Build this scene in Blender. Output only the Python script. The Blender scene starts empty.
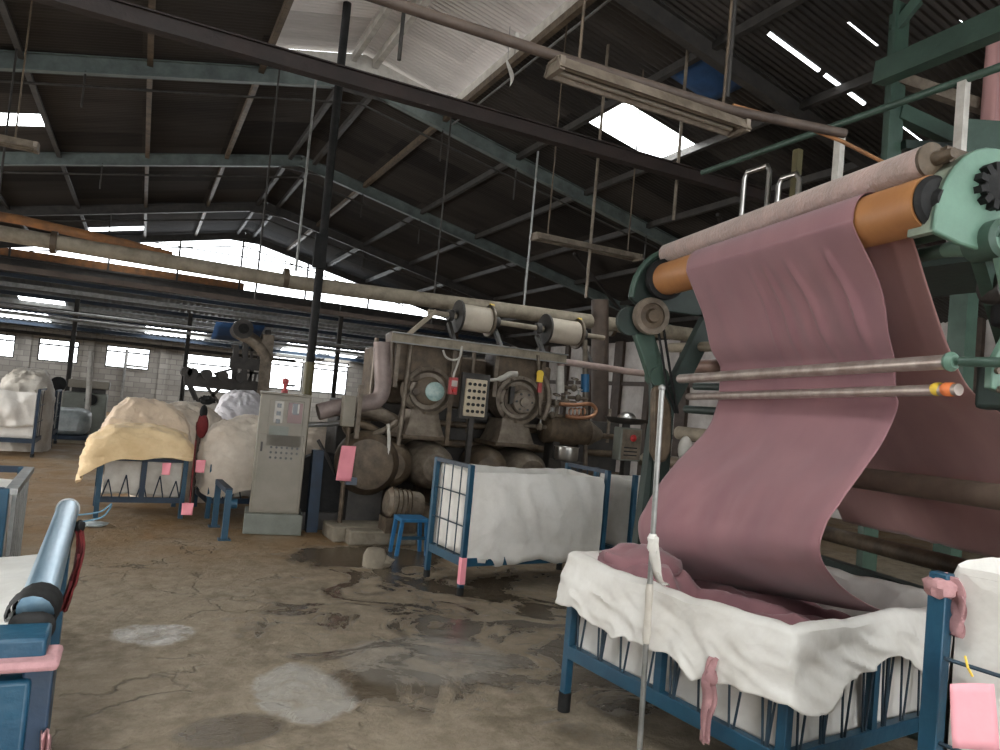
import bpy, bmesh, math, random
from mathutils import Vector, Matrix, noise
random.seed(7)
PI = math.pi
SC = bpy.context.scene
COL = SC.collection
V = Vector

# ------------------------------------------------------------------ survey camera (where the photographer stood)
F_PX, ROLL, PITCH, YAW, CAM_H = 730.0, math.radians(5.3), math.radians(2.37), math.radians(26.1), 1.6
CAM = V((0, 0, CAM_H))
FW = V((math.sin(YAW)*math.cos(PITCH), math.cos(YAW)*math.cos(PITCH), math.sin(PITCH)))
_r0 = V((math.cos(YAW), -math.sin(YAW), 0)); _u0 = _r0.cross(FW)
RT = _r0*math.cos(ROLL) + _u0*math.sin(ROLL)
UP = -_r0*math.sin(ROLL) + _u0*math.cos(ROLL)
def ray(x, y): return FW + RT*((x-500)/F_PX) + UP*((375-y)/F_PX)
def atd(x, y, d): return CAM + ray(x, y)*d
def atZ(x, y, z): r = ray(x, y); return CAM + r*((z-CAM_H)/r.z)
def atY(x, y, Y): r = ray(x, y); return CAM + r*(Y/r.y)
def atX(x, y, X): r = ray(x, y); return CAM + r*(X/r.x)

# ------------------------------------------------------------------ materials
MATS = {}
def mat(name, c1, c2=None, rough=.6, metal=0., scale=6., bump=0., bscale=30., detail=5., contrast=(.35, .65), spec=.4, stretch=None, sheen=0., crumple=0.):
    if name in MATS: return MATS[name]
    m = bpy.data.materials.new(name); m.use_nodes = True
    nt = m.node_tree; N = nt.nodes; L = nt.links
    b = N['Principled BSDF']
    b.inputs['Roughness'].default_value = rough; b.inputs['Metallic'].default_value = metal
    b.inputs['Specular IOR Level'].default_value = spec
    if sheen: b.inputs['Sheen Weight'].default_value = sheen
    tc = N.new('ShaderNodeTexCoord'); src = tc.outputs['Object']
    if stretch:
        mp = N.new('ShaderNodeMapping'); mp.inputs['Scale'].default_value = stretch
        L.new(src, mp.inputs[0]); src = mp.outputs[0]
    if c2 is None: c2 = tuple(v*.8 for v in c1)
    nz = N.new('ShaderNodeTexNoise'); nz.inputs['Scale'].default_value = scale; nz.inputs['Detail'].default_value = detail
    nz.inputs['Roughness'].default_value = .65
    L.new(src, nz.inputs['Vector'])
    rp = N.new('ShaderNodeValToRGB'); rp.color_ramp.elements[0].position = contrast[0]; rp.color_ramp.elements[1].position = contrast[1]
    rp.color_ramp.elements[0].color = (*c1, 1); rp.color_ramp.elements[1].color = (*c2, 1)
    L.new(nz.outputs['Fac'], rp.inputs[0]); L.new(rp.outputs[0], b.inputs['Base Color'])
    if bump:
        n2 = N.new('ShaderNodeTexNoise'); n2.inputs['Scale'].default_value = bscale; n2.inputs['Detail'].default_value = 4
        L.new(src, n2.inputs['Vector'])
        bp = N.new('ShaderNodeBump'); bp.inputs['Strength'].default_value = bump; bp.inputs['Distance'].default_value = .02
        L.new(n2.outputs['Fac'], bp.inputs['Height']); L.new(bp.outputs[0], b.inputs['Normal'])
    if crumple:
        # facets and sharp creases of crumpled sheet
        dn = N.new('ShaderNodeTexNoise'); dn.inputs['Scale'].default_value = 3; dn.inputs['Detail'].default_value = 4; L.new(src, dn.inputs['Vector'])
        sv = N.new('ShaderNodeVectorMath'); sv.operation = 'SCALE'; sv.inputs['Scale'].default_value = .35; L.new(dn.outputs['Color'], sv.inputs[0])
        av = N.new('ShaderNodeVectorMath'); av.operation = 'ADD'; L.new(src, av.inputs[0]); L.new(sv.outputs[0], av.inputs[1])
        vo = N.new('ShaderNodeTexVoronoi'); vo.feature = 'F1'; vo.inputs['Scale'].default_value = 4.2; L.new(av.outputs[0], vo.inputs['Vector'])
        v2 = N.new('ShaderNodeTexNoise'); v2.noise_type = 'RIDGED_MULTIFRACTAL'; v2.inputs['Scale'].default_value = 3.4; v2.inputs['Detail'].default_value = 4; v2.inputs['Roughness'].default_value = .45; L.new(av.outputs[0], v2.inputs['Vector'])
        ma = N.new('ShaderNodeMath'); ma.operation = 'MULTIPLY_ADD'; ma.inputs[1].default_value = .45; L.new(v2.outputs['Fac'], ma.inputs[0]); L.new(vo.outputs['Distance'], ma.inputs[2])
        b3 = N.new('ShaderNodeBump'); b3.inputs['Strength'].default_value = crumple; b3.inputs['Distance'].default_value = .05
        L.new(ma.outputs[0], b3.inputs['Height'])
        if bump: L.new(bp.outputs[0], b3.inputs['Normal'])
        L.new(b3.outputs[0], b.inputs['Normal'])
    MATS[name] = m
    return m

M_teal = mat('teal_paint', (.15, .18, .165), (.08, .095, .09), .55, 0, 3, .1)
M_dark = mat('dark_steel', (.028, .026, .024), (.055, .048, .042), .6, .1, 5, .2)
M_brownbeam = mat('brown_beam_paint', (.011, .006, .0045), (.022, .011, .008), .6, 0, 5, .2)
M_rust = mat('rusty_pipe', (.30, .13, .045), (.16, .08, .04), .75, .1, 6, .3)
M_dust = mat('dusty_pipe', (.34, .29, .22), (.2, .165, .12), .75, .1, 5, .25)
M_galv = mat('galvanised_steel', (.34, .335, .32), (.2, .2, .19), .45, .6, 8)
M_chrome = mat('polished_steel', (.55, .53, .5), (.42, .4, .37), .28, 1., 8)
M_rod = mat('worn_bright_rod', (.44, .37, .33), (.28, .22, .19), .38, .5, 12, stretch=(1, 1, 1))
M_green = mat('machine_green_paint', (.048, .085, .062), (.032, .058, .043), .45, 0, 5, .12)
M_mint = mat('mint_green_paint', (.12, .21, .155), (.09, .155, .115), .42, 0, 4, .08)
M_dkgreen = mat('dark_green_paint', (.022, .036, .029), (.014, .022, .018), .55, 0, 5, .15)
M_grime = mat('grimy_machine_paint', (.13, .094, .06), (.055, .038, .025), .55, .15, 7, .25)
M_grime2 = mat('worn_grey_casting', (.21, .17, .13), (.10, .078, .056), .5, .25, 8, .2)
M_greyp = mat('grey_cabinet_paint', (.25, .22, .175), (.19, .165, .125), .45, 0, 3, .05)
M_greyp2 = mat('grey_plinth_paint', (.2, .21, .18), (.15, .155, .13), .55, 0, 5, .1)
M_black = mat('black_rubber', (.008, .008, .008), (.018, .017, .016), .7, 0, 9, .2, spec=.2)
M_blue = mat('blue_cart_paint', (.007, .042, .078), (.012, .062, .105), .42, 0, 7, .12)
M_bluedk = mat('dark_blue_cart_paint', (.012, .028, .055), (.01, .02, .035), .5, 0, 7, .12)
M_bluesheet = mat('blue_tarpaulin', (.03, .09, .22), (.02, .06, .15), .6, 0, 4, .2)
M_wire = mat('blue_black_wire', (.018, .042, .065), (.012, .025, .038), .5, .1, 9)
M_tarp = mat('white_woven_tarp', (.72, .69, .645), (.60, .565, .515), .5, 0, 3, .3, 9, spec=.35, crumple=.3)
M_tarpd = mat('soiled_white_tarp', (.60, .56, .5), (.42, .37, .31), .6, 0, 3, .4, 8, spec=.3, crumple=.25)
M_orange = mat('amber_rubber_roller', (.42, .19, .065), (.33, .14, .05), .5, 0, 3, .03)
M_pinkroll = mat('lint_covered_roller', (.50, .34, .30), (.30, .23, .20), .9, 0, 3, .5, 60, sheen=.3)
M_paper = mat('pink_paper', (.82, .30, .34), (.74, .25, .3), .7, 0, 5, .05)
M_paperlight = mat('pale_pink_paper', (.74, .34, .38), (.68, .29, .33), .7, 0, 4, .05)
M_pinkrag = mat('pale_pink_rag', (.46, .25, .25), (.30, .16, .165), .85, 0, 8, .3)
M_redrag = mat('dark_red_rag', (.16, .016, .016), (.09, .01, .012), .8, 0, 8, .3)
M_red = mat('red_plastic', (.6, .03, .03), (.45, .02, .02), .35, 0, 4)
M_redpaint = mat('faded_red_paint', (.42, .07, .07), (.28, .05, .05), .55, 0, 8, .1)
M_yellow = mat('yellow_plastic', (.8, .55, .06), (.68, .45, .05), .45, 0, 4)
M_brightblue = mat('bright_blue_paint', (.014, .12, .26), (.012, .085, .19), .45, 0, 4)
M_cream = mat('cream_cloth', (.82, .62, .37), (.68, .48, .26), .9, 0, 2.2, .6, 9, sheen=.2, crumple=.5)
M_beige = mat('beige_cloth', (.66, .52, .38), (.54, .41, .3), .9, 0, 2.5, .6, 9, sheen=.2, crumple=.5)
M_whitecloth = mat('offwhite_cloth', (.72, .63, .53), (.52, .43, .34), .9, 0, 2.4, .6, 9, sheen=.2, crumple=.4)
M_copper = mat('copper_tube', (.62, .33, .2), (.45, .22, .12), .35, .8, 6)
M_panel = mat('beige_keypad', (.56, .47, .34), (.44, .36, .26), .5, 0, 8)
M_conc = mat('concrete_block', (.24, .205, .155), (.15, .125, .09), .85, 0, 4, .4)
M_white = mat('white_paint', (.52, .49, .44), (.36, .33, .29), .5, 0, 6, .05)
M_screen = mat('dark_screen', (.02, .02, .022), (.03, .03, .03), .2, 0, 3)
M_brownred = mat('brown_display', (.16, .06, .05), (.12, .05, .04), .3, 0, 3)
M_string = mat('blue_string', (.10, .2, .26), (.08, .15, .2), .7)
M_wallwhite = mat('stained_white_wall', (.64, .60, .56), (.40, .35, .32), .8, 0, 1.3, .2, 10)
M_olive = mat('olive_paint', (.10, .082, .03), (.06, .05, .02), .55, 0, 5)
M_brownpost = mat('brown_column_paint', (.085, .06, .045), (.05, .034, .026), .65, 0, 5, .2)
M_glassdisc = mat('teal_sight_glass', (.16, .27, .25), (.38, .48, .44), .2, 0, 9)
M_plasticwrap = mat('grey_plastic_wrap', (.5, .55, .55), (.28, .32, .33), .3, 0, 5, .6, 8, spec=.6)

def woven(name, c1, c2, fold=.3, trans=.0, stretch=(1, 1, .2)):
    m = bpy.data.materials.new(name); m.use_nodes = True
    N = m.node_tree.nodes; L = m.node_tree.links; b = N['Principled BSDF']
    b.inputs['Roughness'].default_value = .82; b.inputs['Specular IOR Level'].default_value = .2
    b.inputs['Sheen Weight'].default_value = .25; b.inputs['Sheen Roughness'].default_value = .5
    tc = N.new('ShaderNodeTexCoord')
    mp = N.new('ShaderNodeMapping'); mp.inputs['Scale'].default_value = stretch; L.new(tc.outputs['Object'], mp.inputs[0])
    nz = N.new('ShaderNodeTexNoise'); nz.inputs['Scale'].default_value = 4; nz.inputs['Detail'].default_value = 6; L.new(mp.outputs[0], nz.inputs['Vector'])
    rp = N.new('ShaderNodeValToRGB'); rp.color_ramp.elements[0].position = .3; rp.color_ramp.elements[1].position = .7
    rp.color_ramp.elements[0].color = (*c1, 1); rp.color_ramp.elements[1].color = (*c2, 1)
    L.new(nz.outputs['Fac'], rp.inputs[0]); L.new(rp.outputs[0], b.inputs['Base Color'])
    w = N.new('ShaderNodeTexNoise'); w.inputs['Scale'].default_value = 220; w.inputs['Detail'].default_value = 2; L.new(tc.outputs['Object'], w.inputs['Vector'])
    bp = N.new('ShaderNodeBump'); bp.inputs['Strength'].default_value = .25; bp.inputs['Distance'].default_value = .004
    L.new(w.outputs['Fac'], bp.inputs['Height']); L.new(bp.outputs[0], b.inputs['Normal'])
    if trans:
        t = N.new('ShaderNodeBsdfTranslucent'); L.new(rp.outputs[0], t.inputs[0])
        mx = N.new('ShaderNodeMixShader'); mx.inputs[0].default_value = trans
        out = N['Material Output']; L.new(b.outputs[0], mx.inputs[1]); L.new(t.outputs[0], mx.inputs[2]); L.new(mx.outputs[0], out.inputs[0])
    return m
M_mauve = woven('mauve_woven_cloth', (.315, .155, .165), (.25, .122, .135), trans=.12)
M_mauved = woven('dusky_pink_cloth', (.54, .30, .285), (.44, .235, .225), trans=.15)

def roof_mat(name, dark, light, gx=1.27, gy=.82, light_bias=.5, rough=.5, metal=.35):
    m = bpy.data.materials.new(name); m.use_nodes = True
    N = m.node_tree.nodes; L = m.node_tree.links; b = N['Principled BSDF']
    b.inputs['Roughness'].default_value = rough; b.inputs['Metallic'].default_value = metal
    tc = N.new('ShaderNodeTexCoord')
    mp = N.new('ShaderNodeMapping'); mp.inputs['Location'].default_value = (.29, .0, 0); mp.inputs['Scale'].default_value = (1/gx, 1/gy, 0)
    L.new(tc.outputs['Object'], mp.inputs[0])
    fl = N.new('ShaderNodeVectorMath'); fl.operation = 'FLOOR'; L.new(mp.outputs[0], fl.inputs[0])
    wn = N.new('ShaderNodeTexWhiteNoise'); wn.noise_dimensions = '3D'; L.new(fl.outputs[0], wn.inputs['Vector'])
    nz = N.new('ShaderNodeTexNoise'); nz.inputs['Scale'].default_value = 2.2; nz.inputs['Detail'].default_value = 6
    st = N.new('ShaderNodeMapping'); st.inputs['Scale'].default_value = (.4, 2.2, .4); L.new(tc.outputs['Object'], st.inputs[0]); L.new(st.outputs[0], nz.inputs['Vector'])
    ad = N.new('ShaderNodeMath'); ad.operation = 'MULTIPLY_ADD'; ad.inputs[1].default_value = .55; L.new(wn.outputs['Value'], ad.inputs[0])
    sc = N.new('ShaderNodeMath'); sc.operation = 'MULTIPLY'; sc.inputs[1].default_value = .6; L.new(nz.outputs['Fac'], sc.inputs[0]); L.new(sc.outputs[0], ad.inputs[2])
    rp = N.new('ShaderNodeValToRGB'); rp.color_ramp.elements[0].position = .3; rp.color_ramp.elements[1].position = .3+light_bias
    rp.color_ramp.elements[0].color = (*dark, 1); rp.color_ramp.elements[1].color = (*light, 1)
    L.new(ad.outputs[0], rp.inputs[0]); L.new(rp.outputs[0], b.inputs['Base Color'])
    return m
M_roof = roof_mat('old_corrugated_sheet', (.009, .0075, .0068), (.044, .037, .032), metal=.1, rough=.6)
M_rooflt = roof_mat('daylight_toned_corrugated_sheet', (.55, .51, .475), (.80, .75, .71), metal=.25, rough=.42)  # monitor sheets lightened in colour to stand in for daylight under the ridge
M_roofblue = roof_mat('bluish_corrugated_sheet', (.06, .075, .095), (.16, .18, .2), gx=2, gy=1.8)

def skylight_mat():
    m = bpy.data.materials.new('translucent_skylight_sheet'); m.use_nodes = True
    N = m.node_tree.nodes; L = m.node_tree.links
    N.remove(N['Principled BSDF'])
    t = N.new('ShaderNodeBsdfTransparent'); t.inputs[0].default_value = (.9, .93, .95, 1)
    d = N.new('ShaderNodeBsdfTranslucent'); d.inputs[0].default_value = (.9, .92, .92, 1)
    mx = N.new('ShaderNodeMixShader'); mx.inputs[0].default_value = .3
    L.new(t.outputs[0], mx.inputs[1]); L.new(d.outputs[0], mx.inputs[2]); L.new(mx.outputs[0], N['Material Output'].inputs[0])
    return m
M_sky = skylight_mat()

def floor_mat():
    m = bpy.data.materials.new('wet_cracked_concrete'); m.use_nodes = True
    N = m.node_tree.nodes; L = m.node_tree.links; b = N['Principled BSDF']
    tc = N.new('ShaderNodeTexCoord'); P = tc.outputs['Object']
    def nz(scale, det=6, rough=.6, dist=0., src=P):
        n = N.new('ShaderNodeTexNoise'); n.inputs['Scale'].default_value = scale; n.inputs['Detail'].default_value = det
        n.inputs['Roughness'].default_value = rough; n.inputs['Distortion'].default_value = dist; L.new(src, n.inputs['Vector']); return n.outputs['Fac']
    def ramp(src, a, c, ca=(0, 0, 0), cc=(1, 1, 1)):
        r = N.new('ShaderNodeValToRGB'); r.color_ramp.elements[0].position = a; r.color_ramp.elements[1].position = c
        r.color_ramp.elements[0].color = (*ca, 1); r.color_ramp.elements[1].color = (*cc, 1); L.new(src, r.inputs[0]); return r.outputs[0]
    def mix(f, a, c, mode='MIX'):
        x = N.new('ShaderNodeMix'); x.data_type = 'RGBA'; x.blend_type = mode
        if isinstance(f, float): x.inputs[0].default_value = f
        else: L.new(f, x.inputs[0])
        for s, i in ((a, 6), (c, 7)):
            if isinstance(s, tuple): x.inputs[i].default_value = (*s, 1)
            else: L.new(s, x.inputs[i])
        return x.outputs[2]
    def math_(op, a, c):
        x = N.new('ShaderNodeMath'); x.operation = op; x.use_clamp = True
        for s, i in ((a, 0), (c, 1)):
            if isinstance(s, (int, float)): x.inputs[i].default_value = s
            else: L.new(s, x.inputs[i])
        return x.outputs[0]
    def blob(cx, cy, rx, ry, wob=.35):
        # a patch with an irregular outline, centred on a place of the floor
        mp = N.new('ShaderNodeMapping'); mp.vector_type = 'POINT'; mp.inputs['Scale'].default_value = (1/rx, 1/ry, 0); mp.inputs['Location'].default_value = (-cx/rx, -cy/ry, 0)
        L.new(P, mp.inputs[0])
        ln = N.new('ShaderNodeVectorMath'); ln.operation = 'LENGTH'; L.new(mp.outputs[0], ln.inputs[0])
        w = math_('MULTIPLY', nz(2.6, 5, .6, .6), wob*2)
        s = N.new('ShaderNodeMath'); s.operation = 'ADD'; L.new(ln.outputs['Value'], s.inputs[0]); L.new(w, s.inputs[1])
        hf = N.new('ShaderNodeMath'); hf.operation = 'MULTIPLY'; hf.inputs[1].default_value = .4; L.new(s.outputs[0], hf.inputs[0])
        return ramp(hf.outputs[0], .4*(.95+wob*.6), .4*(1.12+wob*.6), (1, 1, 1), (0, 0, 0))
    base = ramp(nz(1.1, 8, .7, .4), .3, .7, (.125, .097, .064), (.27, .215, .152))
    base = mix(ramp(nz(7, 6, .7), .4, .75), base, (.32, .265, .20))
    # brown trodden mud along the far carts and the machine
    sx = N.new('ShaderNodeSeparateXYZ'); L.new(P, sx.inputs[0])
    far = N.new('ShaderNodeMapRange'); far.inputs['From Min'].default_value = 5.9; far.inputs['From Max'].default_value = 8.0; L.new(sx.outputs['Y'], far.inputs['Value'])
    fm = math_('MULTIPLY', far.outputs[0], ramp(nz(1.6, 5, .6, .5), .25, .6))
    base = mix(fm, base, (.19, .115, .052))
    # worn slabs: thin wandering cracks
    wp = N.new('ShaderNodeVectorMath'); wp.operation = 'ADD'
    nv = N.new('ShaderNodeTexNoise'); nv.inputs['Scale'].default_value = 1.7; nv.inputs['Detail'].default_value = 5; L.new(P, nv.inputs['Vector'])
    sv = N.new('ShaderNodeVectorMath'); sv.operation = 'SCALE'; sv.inputs['Scale'].default_value = .9; L.new(nv.outputs['Color'], sv.inputs[0])
    L.new(P, wp.inputs[0]); L.new(sv.outputs[0], wp.inputs[1])
    vo = N.new('ShaderNodeTexVoronoi'); vo.feature = 'DISTANCE_TO_EDGE'; vo.inputs['Scale'].default_value = 1.25; L.new(wp.outputs[0], vo.inputs['Vector'])
    crack = ramp(vo.outputs['Distance'], .003, .02, (1, 1, 1), (0, 0, 0))
    crack = math_('MULTIPLY', crack, ramp(nz(1.1, 4, .6, .8), .48, .6))
    base = mix(math_('MULTIPLY', crack, .6), base, (.045, .034, .024))
    # wet
    w1 = ramp(nz(1.25, 6, .66, 1.6), .47, .54)
    near_bins = blob(2.55, 5.0, 1.9, 2.1)
    wet = math_('MULTIPLY', w1, near_bins)
    wet = math_('MAXIMUM', wet, math_('MULTIPLY', blob(2.2, 7.0, 1.0, .55, .5), .9))
    wet = math_('MAXIMUM', wet, math_('MULTIPLY', crack, near_bins))
    wet = math_('MAXIMUM', wet, math_('MULTIPLY', blob(.55, 3.55, .28, .2, .5), .8))
    base = mix(math_('MULTIPLY', wet, .8), base, (.05, .036, .022))
    # glossy patches, their pale tone a painted-in reflection of daylight
    painted_glint = math_('MAXIMUM', blob(.93, 3.92, .27, .46, .55), blob(.22, 4.98, .27, .24, .55))
    painted_glint = math_('MULTIPLY', painted_glint, ramp(nz(5, 6, .7, 1.), .3, .52))
    painted_glint = math_('MAXIMUM', painted_glint, math_('MULTIPLY', blob(1.75, 4.25, .6, .45, .4), .35))
    base = mix(math_('MULTIPLY', painted_glint, .6), base, (.42, .40, .365))
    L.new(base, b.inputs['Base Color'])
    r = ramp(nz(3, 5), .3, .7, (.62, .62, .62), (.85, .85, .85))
    r = mix(wet, r, (.16, .16, .16)); r = mix(painted_glint, r, (.20, .20, .20))
    L.new(r, b.inputs['Roughness']); sp = mix(math_('MAXIMUM', wet, painted_glint), (.22, .22, .22), (.6, .6, .6)); L.new(sp, b.inputs['Specular IOR Level'])
    h = mix(.5, ramp(nz(9, 8, .7), .2, .8), ramp(nz(1.3, 5), .2, .8))
    h = mix(crack, h, (0, 0, 0)); h = mix(math_('MULTIPLY', wet, .8), h, (.3, .3, .3)); h = mix(math_('MULTIPLY', painted_glint, .75), h, (.5, .5, .5))
    bp = N.new('ShaderNodeBump'); bp.inputs['Strength'].default_value = .8; bp.inputs['Distance'].default_value = .04
    L.new(h, bp.inputs['Height']); L.new(bp.outputs[0], b.inputs['Normal'])
    return m
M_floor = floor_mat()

def brick_mat():
    m = bpy.data.materials.new('limewashed_brick'); m.use_nodes = True
    N = m.node_tree.nodes; L = m.node_tree.links; b = N['Principled BSDF']; b.inputs['Roughness'].default_value = .9
    tc = N.new('ShaderNodeTexCoord'); mp = N.new('ShaderNodeMapping'); mp.inputs['Rotation'].default_value = (PI/2, 0, 0); L.new(tc.outputs['Object'], mp.inputs[0])
    br = N.new('ShaderNodeTexBrick'); br.inputs['Scale'].default_value = 1.; br.inputs['Brick Width'].default_value = .4; br.inputs['Row Height'].default_value = .2; br.inputs['Mortar Size'].default_value = .012
    br.inputs['Color1'].default_value = (.43, .40, .355, 1); br.inputs['Color2'].default_value = (.30, .275, .245, 1); br.inputs['Mortar'].default_value = (.24, .22, .2, 1)
    L.new(mp.outputs[0], br.inputs['Vector'])
    nz = N.new('ShaderNodeTexNoise'); nz.inputs['Scale'].default_value = .7; nz.inputs['Detail'].default_value = 5; L.new(tc.outputs['Object'], nz.inputs['Vector'])
    mx = N.new('ShaderNodeMix'); mx.data_type = 'RGBA'; mx.blend_type = 'MULTIPLY'; mx.inputs[0].default_value = .6
    L.new(br.outputs['Color'], mx.inputs[6]); L.new(nz.outputs['Fac'], mx.inputs[7])
    L.new(mx.outputs[2], b.inputs['Base Color'])
    bp = N.new('ShaderNodeBump'); bp.inputs['Strength'].default_value = .5; bp.inputs['Distance'].default_value = .02
    L.new(br.outputs['Fac'], bp.inputs['Height']); bp.invert = True; L.new(bp.outputs[0], b.inputs['Normal'])
    return m
M_brick = brick_mat()

# ------------------------------------------------------------------ mesh builder
def wloc(o):
    v = V((0, 0, 0))
    while o is not None: v = v + o.location; o = o.parent
    return v
class MB:
    def __init__(s): s.bm = bmesh.new()
    def verts(s, vs, faces, smooth=False):
        bv = [s.bm.verts.new(v) for v in vs]
        for f in faces:
            try: fc = s.bm.faces.new([bv[i] for i in f]); fc.smooth = smooth
            except ValueError: pass
        return s
    def box(s, c, size, rot=None):
        c = V(c); x, y, z = (d/2 for d in size)
        vs = [V((a*x, b_*y, g*z)) for a in (-1, 1) for b_ in (-1, 1) for g in (-1, 1)]
        if rot is not None: vs = [rot @ v for v in vs]
        return s.verts([c+v for v in vs], [(0, 1, 3, 2), (4, 6, 7, 5), (0, 4, 5, 1), (2, 3, 7, 6), (0, 2, 6, 4), (1, 5, 7, 3)])
    def bar(s, p, q, w, h, up=(0, 0, 1)):
        p, q = V(p), V(q); a = (q-p).normalized(); up = V(up)
        if abs(a.dot(up)) > .98: up = V((0, 1, 0))
        u = a.cross(up).normalized(); v = u.cross(a).normalized()
        R = Matrix((a, u, v)).transposed()
        return s.box((p+q)/2, ((q-p).length, w, h), R)
    def cyl(s, p, q, r, r2=None, seg=16, caps=True, smooth=True):
        p, q = V(p), V(q); r2 = r if r2 is None else r2
        a = (q-p).normalized(); t = V((0, 0, 1)) if abs(a.z) < .9 else V((1, 0, 0))
        u = a.cross(t).normalized(); w = a.cross(u)
        n = seg; vs = []
        for c, rr in ((p, r), (q, r2)):
            for i in range(n):
                th = 2*PI*i/n; vs.append(c + (u*math.cos(th) + w*math.sin(th))*rr)
        bv = [s.bm.verts.new(v) for v in vs]
        for i in range(n):
            j = (i+1) % n; f = s.bm.faces.new((bv[i], bv[j], bv[n+j], bv[n+i])); f.smooth = smooth
        if caps: s.bm.faces.new(bv[:n][::-1]); s.bm.faces.new(bv[n:])
        return s
    def lathe(s, prof, o, axis=(0, 0, 1), seg=24, closed=False):
        o = V(o); a = V(axis).normalized(); t = V((0, 0, 1)) if abs(a.z) < .9 else V((1, 0, 0))
        u = a.cross(t).normalized(); w = a.cross(u); rings = []
        for r, z in prof:
            rings.append([s.bm.verts.new(o + a*z + (u*math.cos(2*PI*i/seg) + w*math.sin(2*PI*i/seg))*max(r, 1e-4)) for i in range(seg)])
        for A, B in list(zip(rings, rings[1:])) + ([(rings[-1], rings[0])] if closed else []):
            for i in range(seg):
                j = (i+1) % seg; f = s.bm.faces.new((A[i], A[j], B[j], B[i])); f.smooth = True
        return s
    def tube(s, pts, r, seg=8, caps=True):
        pts = [V(p) for p in pts]; rings = []; n = len(pts); prev = None
        for i, p in enumerate(pts):
            a = (pts[min(i+1, n-1)] - pts[max(i-1, 0)]).normalized()
            if prev is None:
                t = V((0, 0, 1)) if abs(a.z) < .9 else V((1, 0, 0)); u = a.cross(t).normalized()
            else: u = (prev - a*prev.dot(a)).normalized()
            prev = u; w = a.cross(u); rr = r[i] if isinstance(r, (list, tuple)) else r
            rings.append([s.bm.verts.new(p + (u*math.cos(2*PI*k/seg) + w*math.sin(2*PI*k/seg))*rr) for k in range(seg)])
        for A, B in zip(rings, rings[1:]):
            for k in range(seg):
                j = (k+1) % seg; f = s.bm.faces.new((A[k], A[j], B[j], B[k])); f.smooth = True
        if caps: s.bm.faces.new(rings[0][::-1]); s.bm.faces.new(rings[-1])
        return s
    def prism(s, pts, ext):
        n = len(pts); e = V(ext); pts = [V(p) for p in pts]
        return s.verts(pts + [p+e for p in pts], [tuple(range(n))[::-1], tuple(range(n, 2*n))] + [(i, (i+1) % n, n+(i+1) % n, n+i) for i in range(n)])
    def ell(s, c, r, seg=20, rings=12, fn=None):
        c = V(c); prev = None; r = V(r) if not isinstance(r, (int, float)) else V((r, r, r)); R = []
        for i in range(rings+1):
            th = PI*i/rings; row = []
            for k in range(seg):
                ph = 2*PI*k/seg; d = V((math.sin(th)*math.cos(ph), math.sin(th)*math.sin(ph), math.cos(th)))
                p = V((d.x*r.x, d.y*r.y, d.z*r.z))
                if fn: p = fn(d, p)
                row.append(s.bm.verts.new(c+p))
            R.append(row)
        for A, B in zip(R, R[1:]):
            for k in range(seg):
                j = (k+1) % seg; f = s.bm.faces.new((A[k], B[k], B[j], A[j])); f.smooth = True
        return s
    def grid(s, fn, nu, nv, closed_u=False, smooth=True):
        g = [[s.bm.verts.new(fn(i/(nu if closed_u else nu-1), j/(nv-1))) for j in range(nv)] for i in range(nu)]
        for i in range(nu if closed_u else nu-1):
            A, B = g[i], g[(i+1) % nu]
            for j in range(nv-1):
                f = s.bm.faces.new((A[j], B[j], B[j+1], A[j+1])); f.smooth = smooth
        return s
    def build(s, name, m, parent=None, bevel=0., solid=0., local=False, sub=0, kind=None, label=None, sharp=38):
        bmesh.ops.remove_doubles(s.bm, verts=s.bm.verts, dist=1e-5)
        bmesh.ops.recalc_face_normals(s.bm, faces=s.bm.faces)
        if parent is not None and not local:
            o = wloc(parent); bmesh.ops.translate(s.bm, verts=s.bm.verts, vec=-o)
        me = bpy.data.meshes.new(name); s.bm.to_mesh(me); s.bm.free(); me.materials.append(m)
        if sharp: me.set_sharp_from_angle(angle=math.radians(sharp))
        ob = bpy.data.objects.new(name, me); COL.objects.link(ob); ob.parent = parent
        if sub: md = ob.modifiers.new('sub', 'SUBSURF'); md.levels = md.render_levels = sub
        if solid: md = ob.modifiers.new('solid', 'SOLIDIFY'); md.thickness = solid; md.offset = 0
        if bevel:
            md = ob.modifiers.new('bevel', 'BEVEL'); md.width = bevel; md.segments = 2; md.limit_method = 'ANGLE'; md.angle_limit = math.radians(40)
        if kind: ob['kind'] = kind
        if label: ob['label'] = label
        return ob
def tag(o, label, cat, group=None, kind=None):
    o['label'] = label; o['category'] = cat
    if group: o['group'] = group
    if kind: o['kind'] = kind
    return o
def thing(name, label, cat, loc, group=None, rz=0.):
    o = bpy.data.objects.new(name, None); COL.objects.link(o); o.location = V(loc); o.rotation_euler = (0, 0, rz)
    o.empty_display_size = .1
    return tag(o, label, cat, group)
def struct(o, label, cat='structure'): return tag(o, label, cat, None, 'structure')
def copy_tree(o, parent=None):
    c = o.copy(); COL.objects.link(c)
    if parent is not None: c.parent = parent
    for ch in list(o.children): copy_tree(ch, c)
    return c
def fbm(p, s=1., o=4): return noise.fractal(V(p)*s, 1., 2., o)
def lerp(a, b, t): return a + (b-a)*t
def smooth_path(pts, n):
    pts = [V(p) for p in pts]; out = []; m = len(pts)-1
    for i in range(n):
        t = i/(n-1)*m; k = min(int(t), m-1); f = t-k
        p0, p1, p2, p3 = pts[max(k-1, 0)], pts[k], pts[k+1], pts[min(k+2, m)]
        out.append(.5*((2*p1) + (p2-p0)*f + (2*p0-5*p1+4*p2-p3)*f*f + (3*p1-p0-3*p2+p3)*f**3))
    return out

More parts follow.
